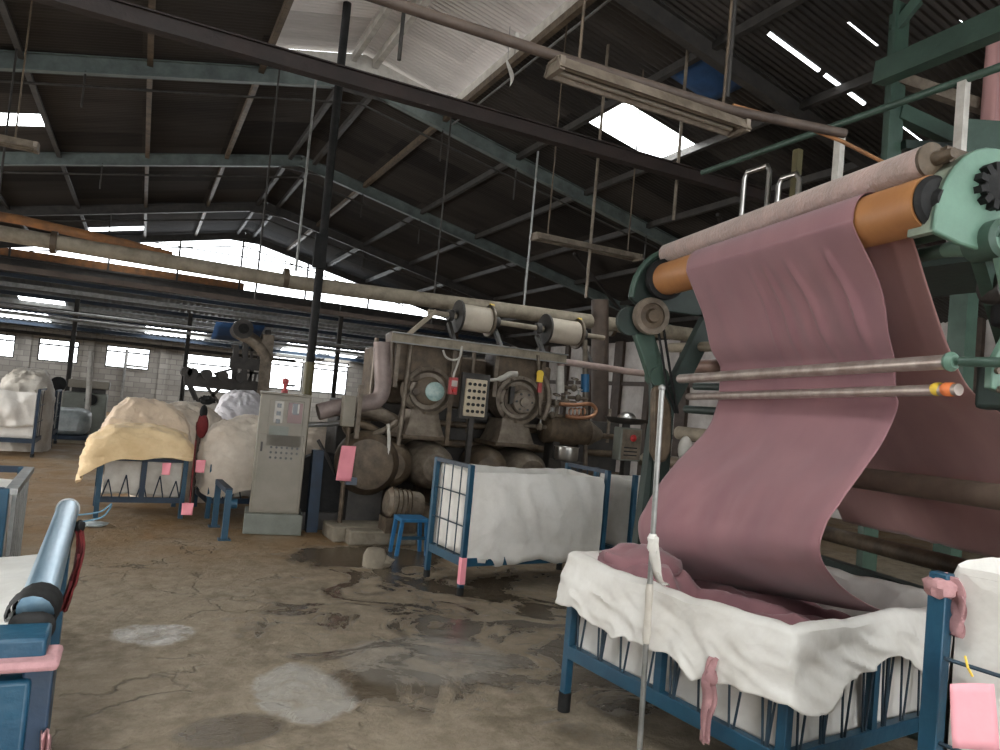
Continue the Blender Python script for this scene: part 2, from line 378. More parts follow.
# ================================================================== SETTING
RX, RZ, SL = 2.35, 6.05, .225
GY = 22.9                                         # far gable of the hall
def roofz(x): return RZ - SL*abs(x-RX)
XL, XR, YN, YF = -7.0, 12.5, -4.0, 31.0
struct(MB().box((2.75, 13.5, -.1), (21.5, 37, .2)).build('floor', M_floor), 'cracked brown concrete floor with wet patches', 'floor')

# corrugated roof with its seen and added openings
bx = sorted({-7, -5.45, -4.15, -2.87, -1.6, -.29, 1.0, 2.35, 3.6, 4.85, 6.12, 7.4, 8.7, 10, 11.2, 12.5, 5.1, 5.82, 5.9, 6.52, 6.78, 7.04, 7.6, 5.43, 5.84, 5.95, 6.07})
holes = [(4.85, 6.12, 7.4, 8.2), (-2.87, -1.6, 12.3, 12.9), (-1.6, -.29, 21.5, 22.1), (-1.6, -.29, .3, 2.3), (-4.15, -2.87, 3.6, 5.4), (7.4, 8.7, .0, 2.2), (-1.6, -.29, -3.2, -1.2),  # skylights near and behind the camera are unseen, added for light
         (3.6, 6.12, -2.6, -.2), (1.0, 3.6, -3.4, 10.0),
         (5.1, 5.82, 5.205, 5.225), (5.9, 6.52, 5.205, 5.225), (6.78, 7.6, 5.13, 5.15), (5.43, 5.84, 4.575, 4.592), (5.95, 6.07, 3.87, 3.885)]
PITCHC = .076; ST = PITCHC/4
def corr(mb, x0, x1, y0, y1, zf, amp=.011, skip=lambda xc, yc: False):
    n = int(round((y1-y0)/ST)); cols = {}
    for xa, xb in zip(x0, x1):
        prev = None
        for i in range(n+1):
            y = y0 + i*ST; dz = amp*math.sin(2*PI*y/PITCHC)
            if i and skip((xa+xb)/2, y-ST/2): prev = None; continue
            if prev is None:
                y_ = y-ST if i else y; d_ = amp*math.sin(2*PI*y_/PITCHC)
                prev = (mb.bm.verts.new((xa, y_, zf(xa)+d_)), mb.bm.verts.new((xb, y_, zf(xb)+d_)))
                if not i: continue
            cur = (mb.bm.verts.new((xa, y, zf(xa)+dz)), mb.bm.verts.new((xb, y, zf(xb)+dz)))
            f = mb.bm.faces.new((prev[0], prev[1], cur[1], cur[0])); f.smooth = True; prev = cur
inhole = lambda x, y: any(a < x < b and c < y < d for a, b, c, d in holes)
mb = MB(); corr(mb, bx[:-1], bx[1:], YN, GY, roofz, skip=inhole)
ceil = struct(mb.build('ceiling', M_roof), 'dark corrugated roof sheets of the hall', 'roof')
# raised ridge monitor with open sides
mb = MB(); corr(mb, [.85, 2.35], [2.35, 3.75], -3.6, 10.15, lambda x: roofz(x)+.33, amp=.016); mb.build('ridge_monitor', M_rooflt, ceil)
for x0 in (1.0, 3.6):
    mb = MB().box((x0, 3.3, roofz(x0)+.05), (.02, 13.4, .14)); s_ = -1 if x0 < 2 else 1
    for k in range(7): mb.box((x0, -3.0+k*2.15, roofz(x0)+.13), (.05, .05, .28))
    mb.build('monitor_curb', M_white, ceil)
mb = MB().prism([(1.0, 10.0, roofz(1.0)), (2.35, 10.0, roofz(2.35)), (3.6, 10.0, roofz(3.6)), (3.6, 10.0, roofz(3.6)+.25), (2.35, 10.0, roofz(2.35)+.25), (1.0, 10.0, roofz(1.0)+.25)], (0, .02, 0))
mb.build('monitor_end', M_white, ceil)
# purlins
for x in (-5.45, -4.15, -2.87, -1.6, -.29, 1.0, 2.12, 2.58, 3.6, 4.85, 6.12, 7.4, 8.7, 10, 11.2):
    z = roofz(x)-.055; mb = MB()
    y1 = 10.0 if x in (2.12, 2.58) else YN
    mb.box((x, (y1+GY)/2, z), (.045, GY-y1, .09)); mb.box((x+.02, (y1+GY)/2, z-.043), (.05, GY-y1, .008))
    mb.build('purlin', M_grime if x in (-.29, 1.0, 3.6) else M_dark, ceil)
mb = MB().box((3.72, 3.0, roofz(3.72)-.1), (.02, 13.9, .02)); mb.build('conduit', M_galv, ceil)
mb = MB().box((2.2, 3.2, roofz(2.2)+.19), (.07, 13.6, .1)).box((2.5, 3.2, roofz(2.5)+.19), (.08, 13.6, .12)); mb.build('monitor_ridge_beam', M_white, ceil)
for (a, b, c, d) in holes[:8]:
    mb = MB(); mb.prism([(a, c, roofz(a)+.03), (b, c, roofz(b)+.03), (b, d, roofz(b)+.03), (a, d, roofz(a)+.03)], (0, 0, .004)); mb.build('seen_or_added_skylight_sheet', M_sky, ceil)  # sheets near the camera cover the unseen, added skylights
# a blue tarpaulin laid under two sheets to stop a leak
mb = MB().grid(lambda u, v: V((lerp(4.9, 5.55, u), lerp(5.9, 6.5, v), roofz(lerp(4.9, 5.55, u))-.03-.03*math.sin(PI*u)*math.sin(PI*v))), 8, 8)
tag(mb.build('leak_tarpaulin', M_bluesheet, solid=.004), 'small blue tarpaulin stretched under the dark roof sheets', 'tarpaulin')

# walls
struct(MB().box((XL-.1, 1.75, 2.2), (.2, 13.5, 4.4)).box((XL-.1, 23.75, 2.2), (.2, 16.5, 4.4)).box((XL-.1, 12, 3.9), (.2, 7.0, 1.0)).build('wall_left', M_brick), 'unseen brick side wall of the hall with a gap added for light', 'wall')  # gap in this unseen wall is made up for the left fill
w = MB().box((XR+.1, 13.5, 2.2), (.2, 37, 4.4))
wr = struct(w.build('wall_right', M_wallwhite), 'stained white side wall behind the machines', 'wall')
for y in [k*1.45+6 for k in range(16)]:
    MB().box((XR-.06, y, 1.95), (.1, .22 if int(y*7) % 3 else .4, 3.9)).build('wall_post', M_brownpost, wr)
mb = MB().box((XR-.05, 13, 2.55), (.06, 30, .12)).box((XR-.05, 13, 1.2), (.06, 30, .12)); mb.build('wall_rail', M_brownpost, wr)
# near end wall, unseen; its wide opening is added for front light
mb = MB().box((-5.2, YN-.1, 2.0), (3.6, .2, 4.0)).box((9.6, YN-.1, 2.0), (5.8, .2, 4.0))
mb.prism([(XL, YN-.2, 4.0), (XR, YN-.2, 4.0), (XR, YN-.2, roofz(XR)+.02), (RX, YN-.2, RZ), (XL, YN-.2, roofz(XL)+.02)], (0, .2, 0))
struct(mb.build('wall_near', M_brick), 'unseen end wall with a wide opening added for light', 'wall')
# far gable: the opening under the roof stays open to the sky, a dark board closes its foot
mb = MB().box((2.75, GY+.05, 4.14), (19.4, .1, .3)); mb.box((2.75, GY+.02, 4.28), (19.4, .2, .05))
gb = struct(mb.build('trim_1', M_dark), 'dark board along the foot of the open gable', 'gable board')
for x in (-3.4, -1.1, .65, 2.35, 4.3, 6.3): MB().box((x, GY+.05, (4.28+roofz(x))/2), (.05, .05, roofz(x)-4.3)).build('mullion', M_dark, gb)
for z in (4.86, 5.3): MB().box((2.35, GY+.05, z), (2*(RZ-z)/SL-.1, .03, .03)).build('transom', M_dark, gb)
MB().box((-1.5, GY+.12, 4.42), (8.0, .04, .22)).build('louvre_board', M_rust, gb)
# lower lean-to beyond the gable
LY1 = YF
def leanz(y): return lerp(4.2, 2.85, (y-GY)/(LY1-GY))
mb = MB(); n = int(21.0/ST/2)
for j in range(7):
    if True:
        ya, yb = lerp(GY+.1, LY1, j/7), lerp(GY+.1, LY1, (j+1)/7); prev = None
        for i in range(n+1):
            x = XL + i*ST*2; d = .016*math.sin(2*PI*x/(PITCHC*2.4))
            if 4.9 < x < 6.3 and j >= 5 or 6.9 < x < 7.9 and j >= 5 or any(c-1 < x < c+1 for c in (-4, 1, 6)) and j == 5 or -3.6 < x < -2.4 and j == 3: prev = None; continue  # some of these gaps are added for the annex fill lamps
            cur = (mb.bm.verts.new((x, ya, leanz(ya)+d)), mb.bm.verts.new((x, yb, leanz(yb)+d)))
            if prev: f = mb.bm.faces.new((prev[0], cur[0], cur[1], prev[1])); f.smooth = True
            prev = cur
lean = struct(mb.build('ceiling_lean_to', M_roofblue), 'bluish corrugated roof of the low annex', 'roof')
for k in range(1, 8):
    y = lerp(GY+.1, LY1, k/8); MB().box((2.75, y, leanz(y)-.09), (19.4, .07, .12)).build('purlin', M_bluedk if k % 2 else M_galv, lean)
MB().prism([(5.0, 29.0, leanz(29)+.04), (6.2, 29.0, leanz(29)+.04), (6.2, 31.0, leanz(31)+.04), (5.0, 31.0, leanz(31)+.04)], (0, 0, .004)).build('seen_or_added_skylight_sheet', M_sky, lean)
# far wall with window openings
wins = []
for xa, xb in ((-5.2, -4.1), (-3.4, -2.12), (-1.24, .25), (1.5, 3.35), (4.72, 6.05), (6.45, 7.95), (8.6, 9.9)):
    z0, z1 = (1.68, 2.5) if xb < 1 else ((1.05, 2.5) if xb < 4 else (1.42, 2.78))
    wins.append((xa, xb, z0, z1))
mb = MB(); xs = [XL] + [v for w_ in wins for v in w_[:2]] + [XR]
for k in range(0, len(xs), 2): mb.box(((xs[k]+xs[k+1])/2, YF+.1, 1.5), (xs[k+1]-xs[k], .2, 3.0))
for xa, xb, z0, z1 in wins:
    mb.box(((xa+xb)/2, YF+.1, z0/2), (xb-xa, .2, z0)); mb.box(((xa+xb)/2, YF+.1, (z1+3.0)/2), (xb-xa, .2, 3.0-z1))
struct(mb.build('wall_far', M_brick), 'limewashed brick wall at the far end', 'wall')
for k, (xa, xb, z0, z1) in enumerate(wins):
    o = bpy.data.objects.new(f'window_{k+1}', None); COL.objects.link(o); o.location = ((xa+xb)/2, YF+.1, z0)
    struct(o, f'bright barred window opening {k+1} of the far wall counted from the left', 'window')
    fr = MB()
    for z in (z0+.02, z1-.02): fr.box(((xa+xb)/2, YF+.06, z), (xb-xa, .06, .05))
    for x in (xa+.02, xb-.02): fr.box((x, YF+.06, (z0+z1)/2), (.05, .06, z1-z0))
    fr.box(((xa+xb)/2, YF+.06, lerp(z0, z1, .74)), (xb-xa, .05, .06))
    fr.build('window_frame', M_dark, o)
    br = MB()
    for q in range(1, 4): br.cyl((lerp(xa, xb, q/4), YF+.1, z0), (lerp(xa, xb, q/4), YF+.1, z1), .012, seg=6)
    br.build('window_bars', M_dark, o)
# pilasters of the far wall
for k, x in enumerate((-3.75, -1.8, .75, 4.1)):
    struct(MB().box((x, YF-.06, 1.42), (.3, .12, 2.84)).build(f'trim_{k+2}', M_brick), 'brick pilaster of the far wall', 'pilaster')

# roof trusses
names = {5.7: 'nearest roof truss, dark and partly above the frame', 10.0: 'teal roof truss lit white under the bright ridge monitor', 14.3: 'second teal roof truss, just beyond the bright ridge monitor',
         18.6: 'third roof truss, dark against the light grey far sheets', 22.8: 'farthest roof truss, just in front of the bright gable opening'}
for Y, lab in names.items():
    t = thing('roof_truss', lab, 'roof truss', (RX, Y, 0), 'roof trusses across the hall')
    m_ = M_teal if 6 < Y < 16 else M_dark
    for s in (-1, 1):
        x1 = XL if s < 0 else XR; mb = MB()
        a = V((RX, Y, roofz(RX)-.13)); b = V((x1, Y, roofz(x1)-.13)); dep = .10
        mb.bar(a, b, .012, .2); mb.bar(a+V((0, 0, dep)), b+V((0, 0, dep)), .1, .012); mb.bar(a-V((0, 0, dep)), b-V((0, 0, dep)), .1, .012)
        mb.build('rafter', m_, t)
    mb = MB().prism([(RX-.45, Y, RZ-.33), (RX+.45, Y, RZ-.33), (RX+.3, Y, RZ-.12), (RX-.3, Y, RZ-.12)], (0, .02, 0)); mb.build('apex_plate', M_dark, t)
    if Y > 6:
        zc = roofz(RX)-.75
        for s in (-1, 1):
            a = V((RX, Y, zc+.3)); b = V((RX+s*5.3, Y, roofz(RX+5.3)-.35))
            mb = MB().cyl(a, b, .018, seg=8); mb.build('tie_rod', M_dark, t)
        for x in (-.95, 3.6, 4.85, 7.4):
            mb = MB().cyl((x, Y, roofz(x)-.2), (x, Y, roofz(x)-.62 - .02*abs(x)), .012, seg=8); mb.build('hanger', M_dark, t)
# sloping braces between the purlins on the right
for k, (xa, ya, xb, yb) in enumerate(((7.4, 8.3, 10, 10.2), (7.4, 12.3, 10, 14.3))):
    mb = MB().bar((xa, ya, roofz(xa)-.2), (xb, yb, roofz(xb)-.2), .05, .05)
    tag(mb.build('roof_brace', M_dark), ('nearer' if k == 0 else 'farther')+' dark steel brace under the right roof slope', 'brace', 'braces under the right roof slope')
tb = MB().box((2.75, 5.7, 4.0), (19.4, .10, .012)); tb.box((2.75, 5.7, 4.12), (19.4, .10, .012)); tb.box((2.75, 5.7, 4.06), (19.4, .05, .13))
tb = tag(tb.build('tie_beam', M_brownbeam), 'thick dark brown tie beam crossing the whole hall overhead', 'beam', 'roof trusses across the hall')
p = thing('support_post', 'slim dark steel post rising from behind the grey cabinet to the roof', 'post', (1.76, 8.66, 0))
MB().cyl((1.76, 8.66, 1.9), (1.76, 8.66, roofz(1.76)+.3), .05, seg=12).build('upper_tube', M_black, p)
MB().cyl((1.76, 8.66, 0), (1.76, 8.66, 1.9), .058, seg=12).build('lower_sleeve', M_olive, p)
MB().box((1.76, 8.66, .008), (.22, .22, .016)).build('base_plate', M_dark, p)
MB().box((1.73, 8.60, 3.2), (.14, .06, .4)).build('clamp_block', M_black, p)

# pipes and rails across the hall
pp = thing('overhead_pipe', 'long dust-covered pipe crossing the hall above the machines', 'pipe', (1.6, 9.3, 2.9))
MB().tube([(-7, 9.5, 3.0), (-1.4, 9.45, 2.95), (1.6, 9.4, 2.90), (4.2, 9.3, 2.95), (7.9, 9.25, 3.02)], [.085, .085, .09, .105, .115], 16).build('pipe_run', M_dust, pp)
for x in (-1.0, 1.5, 4.2, 6.4): MB().cyl((x-.03, 9.4-.01*x, 2.935), (x+.03, 9.4-.01*x, 2.935), .125, seg=16).build('flange', M_grime, pp)
for x in (1.62, 4.9): MB().cyl((x, 9.42, 3.05), (x, 9.42, roofz(x)-.1), .016, seg=8).build('hanger', M_galv, pp)
tag(MB().tube([(-7, 9.9, 3.25), (-1.4, 9.9, 3.2), (-.3, 9.9, 3.12), (.2, 9.9, 3.06)], .055, 12).build('rusty_pipe', M_rust), 'orange rusty pipe lying above the dusty overhead pipe', 'pipe')
rb0 = thing('rusty_bar', 'brown bar running below the dusty overhead pipe', 'bar', (1.0, 9.7, 2.62))
MB().box((1.0, 9.7, 2.62), (5.6, .06, .06)).build('bar_length', M_brownpost, rb0)
for x in (-1.6, 1.2, 3.6): MB().cyl((x, 9.7, 2.64), (x, 9.7, roofz(x)-.03), .012, seg=8).build('hanger', M_dark, rb0)
for k, (z, y, m_, lab, r) in enumerate(((2.95, 22.0, M_galv, 'upper bright galvanised rail in front of the low annex roof', .05), (2.78, 21.8, M_galv, 'lower galvanised rail in front of the low annex roof', .04),
        (2.62, 30.6, M_chrome, 'bright thin tube just above the far windows', .05), (2.42, 24.5, M_dark, 'dark pipe level with the tops of the far windows', .05))):
    tag(MB().cyl((XL, y, z), (8 if k < 3 else 4.5, y, z), r, seg=10).build('rail', m_), lab, 'rail', 'rails across the annex')
for k, (x, y, h) in enumerate(((-1.85, 24.5, 3.55), (1.2, 24.5, 3.55), (5.4, 22.6, 4.2), (9.3, 22.6, 4.2))):
    tag(MB().box((x, y, h/2), (.12, .12, h)).build('annex_post', M_dark if k != 3 else M_brownpost), ['dark annex post between the two left far windows', 'dark annex post above the white-topped cloth heap', 'dark annex post behind the tall bright opening', 'brown annex post behind the drum machines'][k], 'post', 'posts of the annex')
tag(MB().cyl(atY(86, 440, 18.3), atY(91, 352, 18.9), .06, seg=10).build('white_pole', M_white), 'white pole leaning by the far grey machine', 'pole')

# lamps
def fixture(x0, x1, y, z, lab):
    t = thing('light_fixture', lab, 'light fixture', ((x0+x1)/2, y, z), 'unlit trough fixtures')
    a = [(0, -.085, -.005), (0, -.05, .06), (0, .05, .06), (0, .085, -.005), (0, .072, -.005), (0, .042, .045), (0, -.042, .045), (0, -.072, -.005)]
    MB().prism([(x0, y+q[1], z+q[2]) for q in a], (x1-x0, 0, 0)).build('reflector', M_grime2, t)
    mb = MB()
    for dy in (-.045, .045): mb.cyl((x0+.05, y+dy*.7, z+.02), (x1-.05, y+dy*.7, z+.02), .014, seg=10)
    mb.build('tubes', M_greyp, t)
    for s in (x0+.02, x1-.02): MB().box((s, y, z+.02), (.03, .15, .07)).build('end_cap', M_grime2, t)
    for s in (lerp(x0, x1, .12), lerp(x0, x1, .88)): MB().cyl((s, y, z+.05), (s, y, roofz(s)-.03), .008, seg=6).build('suspension_rod', M_grime, t)
fixture(1.72, 3.02, 3.24, 3.33, 'unlit trough light fixture hanging under the brown conduit')
fixture(3.5, 4.85, 6.65, 3.36, 'small unlit trough light fixture left of the big cloth roller')
fixture(-2.4, -.96, 7.26, 3.38, 'unlit trough light fixture at the upper left edge')
c = thing('cable_conduit', 'brown cable conduit crossing overhead above the trough light', 'conduit', (2.3, 3.22, 3.42))
MB().tube([(.1, 3.3, 3.42), (.81, 3.28, 3.42), (1.77, 3.26, 3.42), (2.9, 3.2, 3.42), (3.6, 3.0, 3.40)], .028, 10).build('pipe_run', M_brownpost, c)
MB().tube([(2.9, 3.2, 3.45), (3.3, 3.12, 3.43), (3.6, 3.02, 3.36), (3.9, 2.98, 3.30), (4.3, 3.0, 3.30)], .012, 8).build('loose_cable', M_rust, c)
rods = [(598, 160, 300, 7.9, 'thin hanging rod left of the small trough light'), (682, 118, 222, 7.5, 'thin pale hanging rod below the bright skylight'), (735, 0, 100, 5.2, 'thin hanging rod crossing the blue tarpaulin'), (405, 0, 62, 6.0, 'thin dark cable under the ridge monitor'),
        (152, -10, 78, 9.2, 'thin pale rod at the upper left under the roof')]
for x, y0, y1, d, lab in rods[:4]:
    a = atd(x, y0, d); b = V((a.x, a.y, atd(x, y1, d).z)); a.z = roofz(a.x)-.02
    tag(MB().cyl(a, b, .017 if d > 5 else .012, seg=8).build('hanging_rod', M_grime2 if d > 7 else M_dark), lab, 'rod', 'rods hanging from the roof')
a = atd(508, 58, 6.6); mb = MB().grid(lambda u, v: a + V((.05*math.sin(v*3)+(u-.5)*.05*math.sin(PI*min(1, v*1.1+.1)), .03*math.cos(v*4), -.32*v)), 4, 14)
st = tag(mb.build('hanging_strip', M_white, solid=.003), 'torn white strip dangling from the ridge monitor edge', 'strip')
mb = MB().tube([a+V((0, .02, .3)), a], .004, 6); mb.build('string', M_galv, st)
a = atY(378, 124, 12.5); mb = MB().prism([a+V((-.16, 0, .3)), a+V((.1, 0, .28)), a+V((.16, 0, -.3)), a+V((-.08, 0, -.26))], (0, .05, 0))
tag(mb.build('roof_flashing', M_tarp), 'small pale metal flashing dangling beside the ridge beyond the monitor', 'flashing')
# ================================================================== CARTS
def tall_cart(name, label, loc, rz, L, W, H, post=.045, m=None, wires=(4, 3), liner_h=(.3, None), grp='tall blue carts lined with white tarp', seed=0, endgrid=(True, True), bulge=.05, redfoot=False, lm=None, erail=True, ltop=-.06):
    m = m or M_blue; t = thing(name, label, 'cart', loc, grp, rz); b = lambda mb, n, mt, **k: mb.build(n, mt, t, local=True, **k)
    hx, hy = L/2, W/2
    for sx in (-1, 1):
        for sy in (-1, 1):
            po_ = b(MB().box((sx*hx, sy*hy, H/2+.03), (post, post, H-.06)), 'post', m, bevel=.004)
            MB().cyl((sx*hx, sy*hy, 0), (sx*hx, sy*hy, .06), .03, seg=12).build('foot', M_black, po_, local=True)
            if redfoot and sx < 0 and sy < 0: MB().box((sx*hx, sy*hy-.001, .2), (post+.004, post+.004, .22)).build('tape_band', M_paper, po_, local=True, label='pink tape band')
    fr = MB()
    for sy in (-1, 1): fr.box((0, sy*hy, .27), (L, .035, .07))
    for sx in (-1, 1): fr.box((sx*hx, 0, .27), (.035, W, .07))
    b(fr, 'base_frame', m)
    for sx in (-1, 1) if erail else (): b(MB().box((sx*hx, 0, H-.015), (.035, W, .035)), 'end_rail', M_bluedk)
    b(MB().box((0, 0, .28), (L-.03, W-.03, .02)), 'floor_panel', M_bluedk)
    for sx, on in ((-1, endgrid[0]), (1, endgrid[1])):
        if not on: continue
        g = MB(); ny, nz_ = wires
        for k in range(1, ny): g.cyl((sx*(hx+.004), lerp(-hy, hy, k/ny), .3), (sx*(hx+.004), lerp(-hy, hy, k/ny), H-.03), .006, seg=6)
        for k in range(1, nz_): g.cyl((sx*(hx+.008), -hy, lerp(.3, H, k/nz_)), (sx*(hx+.008), hy, lerp(.3, H, k/nz_)), .006, seg=6)
        b(g, 'end_grid', M_wire)
    # liner: tarp hung inside, folded out over both long sides
    zb, N = liner_h[0], 140
    per = []
    ix, iy = hx-.03, hy-.028
    segs = [((-ix, -iy), (ix, -iy)), ((ix, -iy), (ix, iy)), ((ix, iy), (-ix, iy)), ((-ix, iy), (-ix, -iy))]
    tot = 2*(2*ix+2*iy); fr_ = []
    for i in range(N):
        d = i/N*tot
        for (a, c) in segs:
            l = math.hypot(c[0]-a[0], c[1]-a[1])
            if d <= l:
                x, y = lerp(a[0], c[0], d/l), lerp(a[1], c[1], d/l)
                nn = V(((c[1]-a[1])/l, -(c[0]-a[0])/l, 0)); fr_.append((V((x, y, 0)), nn)); break
            d -= l
    def fn(u, v):
        i = int(round(u*N)) % N; p, n_ = fr_[i]; long_ = abs(n_.y) > .5
        q = V((p.x*2.2+seed, p.y*2.2, 0))
        sag = .02*fbm((p.x*2.3+seed, p.y*2.3, 3.1))
        top = H+ltop+sag*1.2
        if v < .5:                       # inside, bottom up
            f = v/.5; z = lerp(.31, top, f); off = -.006
        else:
            f = (v-.5)/.5; low = zb + .06*fbm((p.x*2.6+seed, p.y*2.6, 9)) if long_ else top-.02
            z = lerp(top, low, f); off = (.03 + bulge*math.sin(PI*min(1, f*1.05)) + (.03*fbm((p.x*3+seed, z*2, p.y*3)) + .022*(.5-abs(fbm((p.x*4+seed+z*2, z*1.3, 2), 1, 2))*2.2))*min(1, f*5) + (.03*f if f > .9 else 0)) if long_ else -.002
            edge = min(abs(abs(p.x)-ix), .25)/.25
            if long_: off = .036 + (off-.03)*max(edge, .1)
        if v == .5: off = .01 if long_ else 0
        return V((p.x, p.y, z)) + n_*off
    b(MB().grid(fn, N, 25, closed_u=True), 'liner', lm or M_tarp, solid=.003)
    return t
mid = tall_cart('tall_cart', 'tall blue cart with white tarp standing before the drum machines', (3.27, 5.98, 0), math.radians(6), 1.5, .62, 1.08, redfoot=True, seed=3, liner_h=(.24, None), bulge=.06)
tall_cart('tall_cart', 'white-lined cart half hidden behind the falling mauve cloth', (5.08, 6.1, 0), math.radians(3), 1.45, .62, 1.05, seed=11, endgrid=(False, False), erail=False)
rc = tall_cart('tall_cart', 'near blue-posted cart with white tarp at the lower right corner', (2.66, .83, 0), math.radians(8), .95, 1.12, 1.24, post=.05, seed=23, wires=(4, 4), erail=False, ltop=.02)
lc2 = tall_cart('tall_cart', 'blue cart with barred side and white tarp at the left edge', (-.93, 4.5, 0), math.radians(92), .85, .80, 1.0, seed=31, liner_h=(.45, None), bulge=.01)
sb = MB()
for k in range(1, 7): sb.box((lerp(-.42, .42, k/7), -.435, .68), (.03, .02, .62))
sb.box((0, -.43, .985), (.86, .05, .03)); sb.build('side_bars', M_galv, lc2, local=True)

# tags and rags on those carts
def sheet(c, right, down, w, h, curl=.01, n=8):
    c, right, down = V(c), V(right).normalized(), V(down).normalized(); nrm = right.cross(down)
    return MB().grid(lambda u, v: c + right*((u-.5)*w) + down*(v*h) + nrm*(curl*math.sin(PI*u+v*2)), n, n)
def rag(pts, w, seed=0, n=18, up=(0, 0, 1)):
    P = smooth_path(pts, n); view = V((.5, -.1, 0)).normalized()
    return MB().grid(lambda u, v: P[int(round(v*(n-1)))] + V((1, -.3, 0)).normalized()*((u-.5)*w*(1+.35*fbm((v*4, seed, 0)))) + V((0, -.02, 0))*math.sin(u*9+v*5+seed), 7, n)
a = atd(972, 684, 1.90)
tag(sheet(a, RT, -UP+RT*.06, .115, .17, .006).build('paper_tag', M_paperlight, solid=.0006), 'large pale pink paper hanging beside the blue post at the lower right', 'tag')
mbk = MB().tube([a+V((0, 0, .02)), atd(968, 668, 1.90), atd(965, 656, 1.92)], .003, 6)
tag(mbk.build('yellow_tie', M_yellow), 'small yellow and white tie holding the large pale pink paper', 'tie')
pr = thing('pink_rag', 'pale pink rag knotted round the top of the near right post', 'rag', atd(946, 575, 2.0))
P0 = V((2.66, .83, 0)); ca, sa = math.cos(math.radians(8)), math.sin(math.radians(8))
def rcw(x, y, z): return P0 + V((x*ca-y*sa, x*sa+y*ca, z))
ptop = rcw(-.475, .56, 1.2)
MB().ell(ptop+V((0, 0, .0)), (.044, .044, .038), 18, 12, lambda d, p: p*(1+.25*fbm((d.x*3, d.y*3, d.z*5)))).build('knot', M_pinkrag, pr)
rag([ptop+V((.0, -.03, .035)), ptop+V((.01, -.045, -.02)), ptop+V((.012, -.045, -.08)), ptop+V((.015, -.045, -.13))], .009, 4).build('tail', M_pinkrag, pr, solid=.004)

# ---------------------------------------------------------------- front bin with zigzag wire sides
A, B, C, D = V((2.21, 3.36, 0)), V((2.38, 2.06, 0)), V((3.58, 2.20, 0)), V((3.42, 3.50, 0))
RIM, RAIL = .80, .32
fb = thing('low_wire_bin', 'low blue bin with zigzag wire sides catching the mauve cloth', 'cart', (A+C)/2)
for p in (A, B, C, D):
    po_ = MB().box(p+V((0, 0, RIM/2)), (.045, .045, RIM), Matrix.Rotation(math.radians(7), 3, 'Z')).build('corner_post', M_blue, fb, bevel=.004)
    MB().cyl(p+V((0, 0, 0)), p+V((0, 0, .1)), .034, seg=12).build('foot', M_black, po_)
for p, q in ((A, B), (B, C), (C, D), (D, A)):
    d = (q-p).normalized(); z0 = V((0, 0, RAIL))
    MB().bar(p+z0, q+z0, .045, .07).build('bottom_rail', M_blue, fb, bevel=.004)
    MB().bar(p+V((0, 0, RIM-.06)), q+V((0, 0, RIM-.06)), .025, .025).build('top_rail', M_blue, fb)
    g = MB(); n = 8; o_ = V((d.y, -d.x, 0))*(.012)
    for k in range(n):
        x0, x1, x2 = (k+.02)/n, (k+.5)/n, (k+.62)/n
        b0 = lambda f, z: p.lerp(q, min(f, .99)) + o_*(1) + V((0, 0, z))
        g.cyl(b0(x0+.035, RIM-.03), b0(x1, RAIL+.02), .0055, seg=6); g.cyl(b0(x1+.015, RAIL+.02), b0((k+.98)/n, RIM-.03), .0055, seg=6)
        if k % 3 == 1: g.cyl(b0(x2, RAIL+.02), b0(x2, RIM-.03), .009, seg=6)
    g.build('zigzag_wires', M_wire, fb)
    MB().box(p.lerp(q, .5)+V((0, 0, (RIM+RAIL)/2)), (.04, .04, RIM-RAIL), Matrix.Rotation(math.radians(7), 3, 'Z')).build('mid_post', M_blue, fb)
MB().prism([A+V((0, 0, RAIL-.02)), B+V((0, 0, RAIL-.02)), C+V((0, 0, RAIL-.02)), D+V((0, 0, RAIL-.02))], (0, 0, .015)).build('floor_panel', M_bluedk, fb)
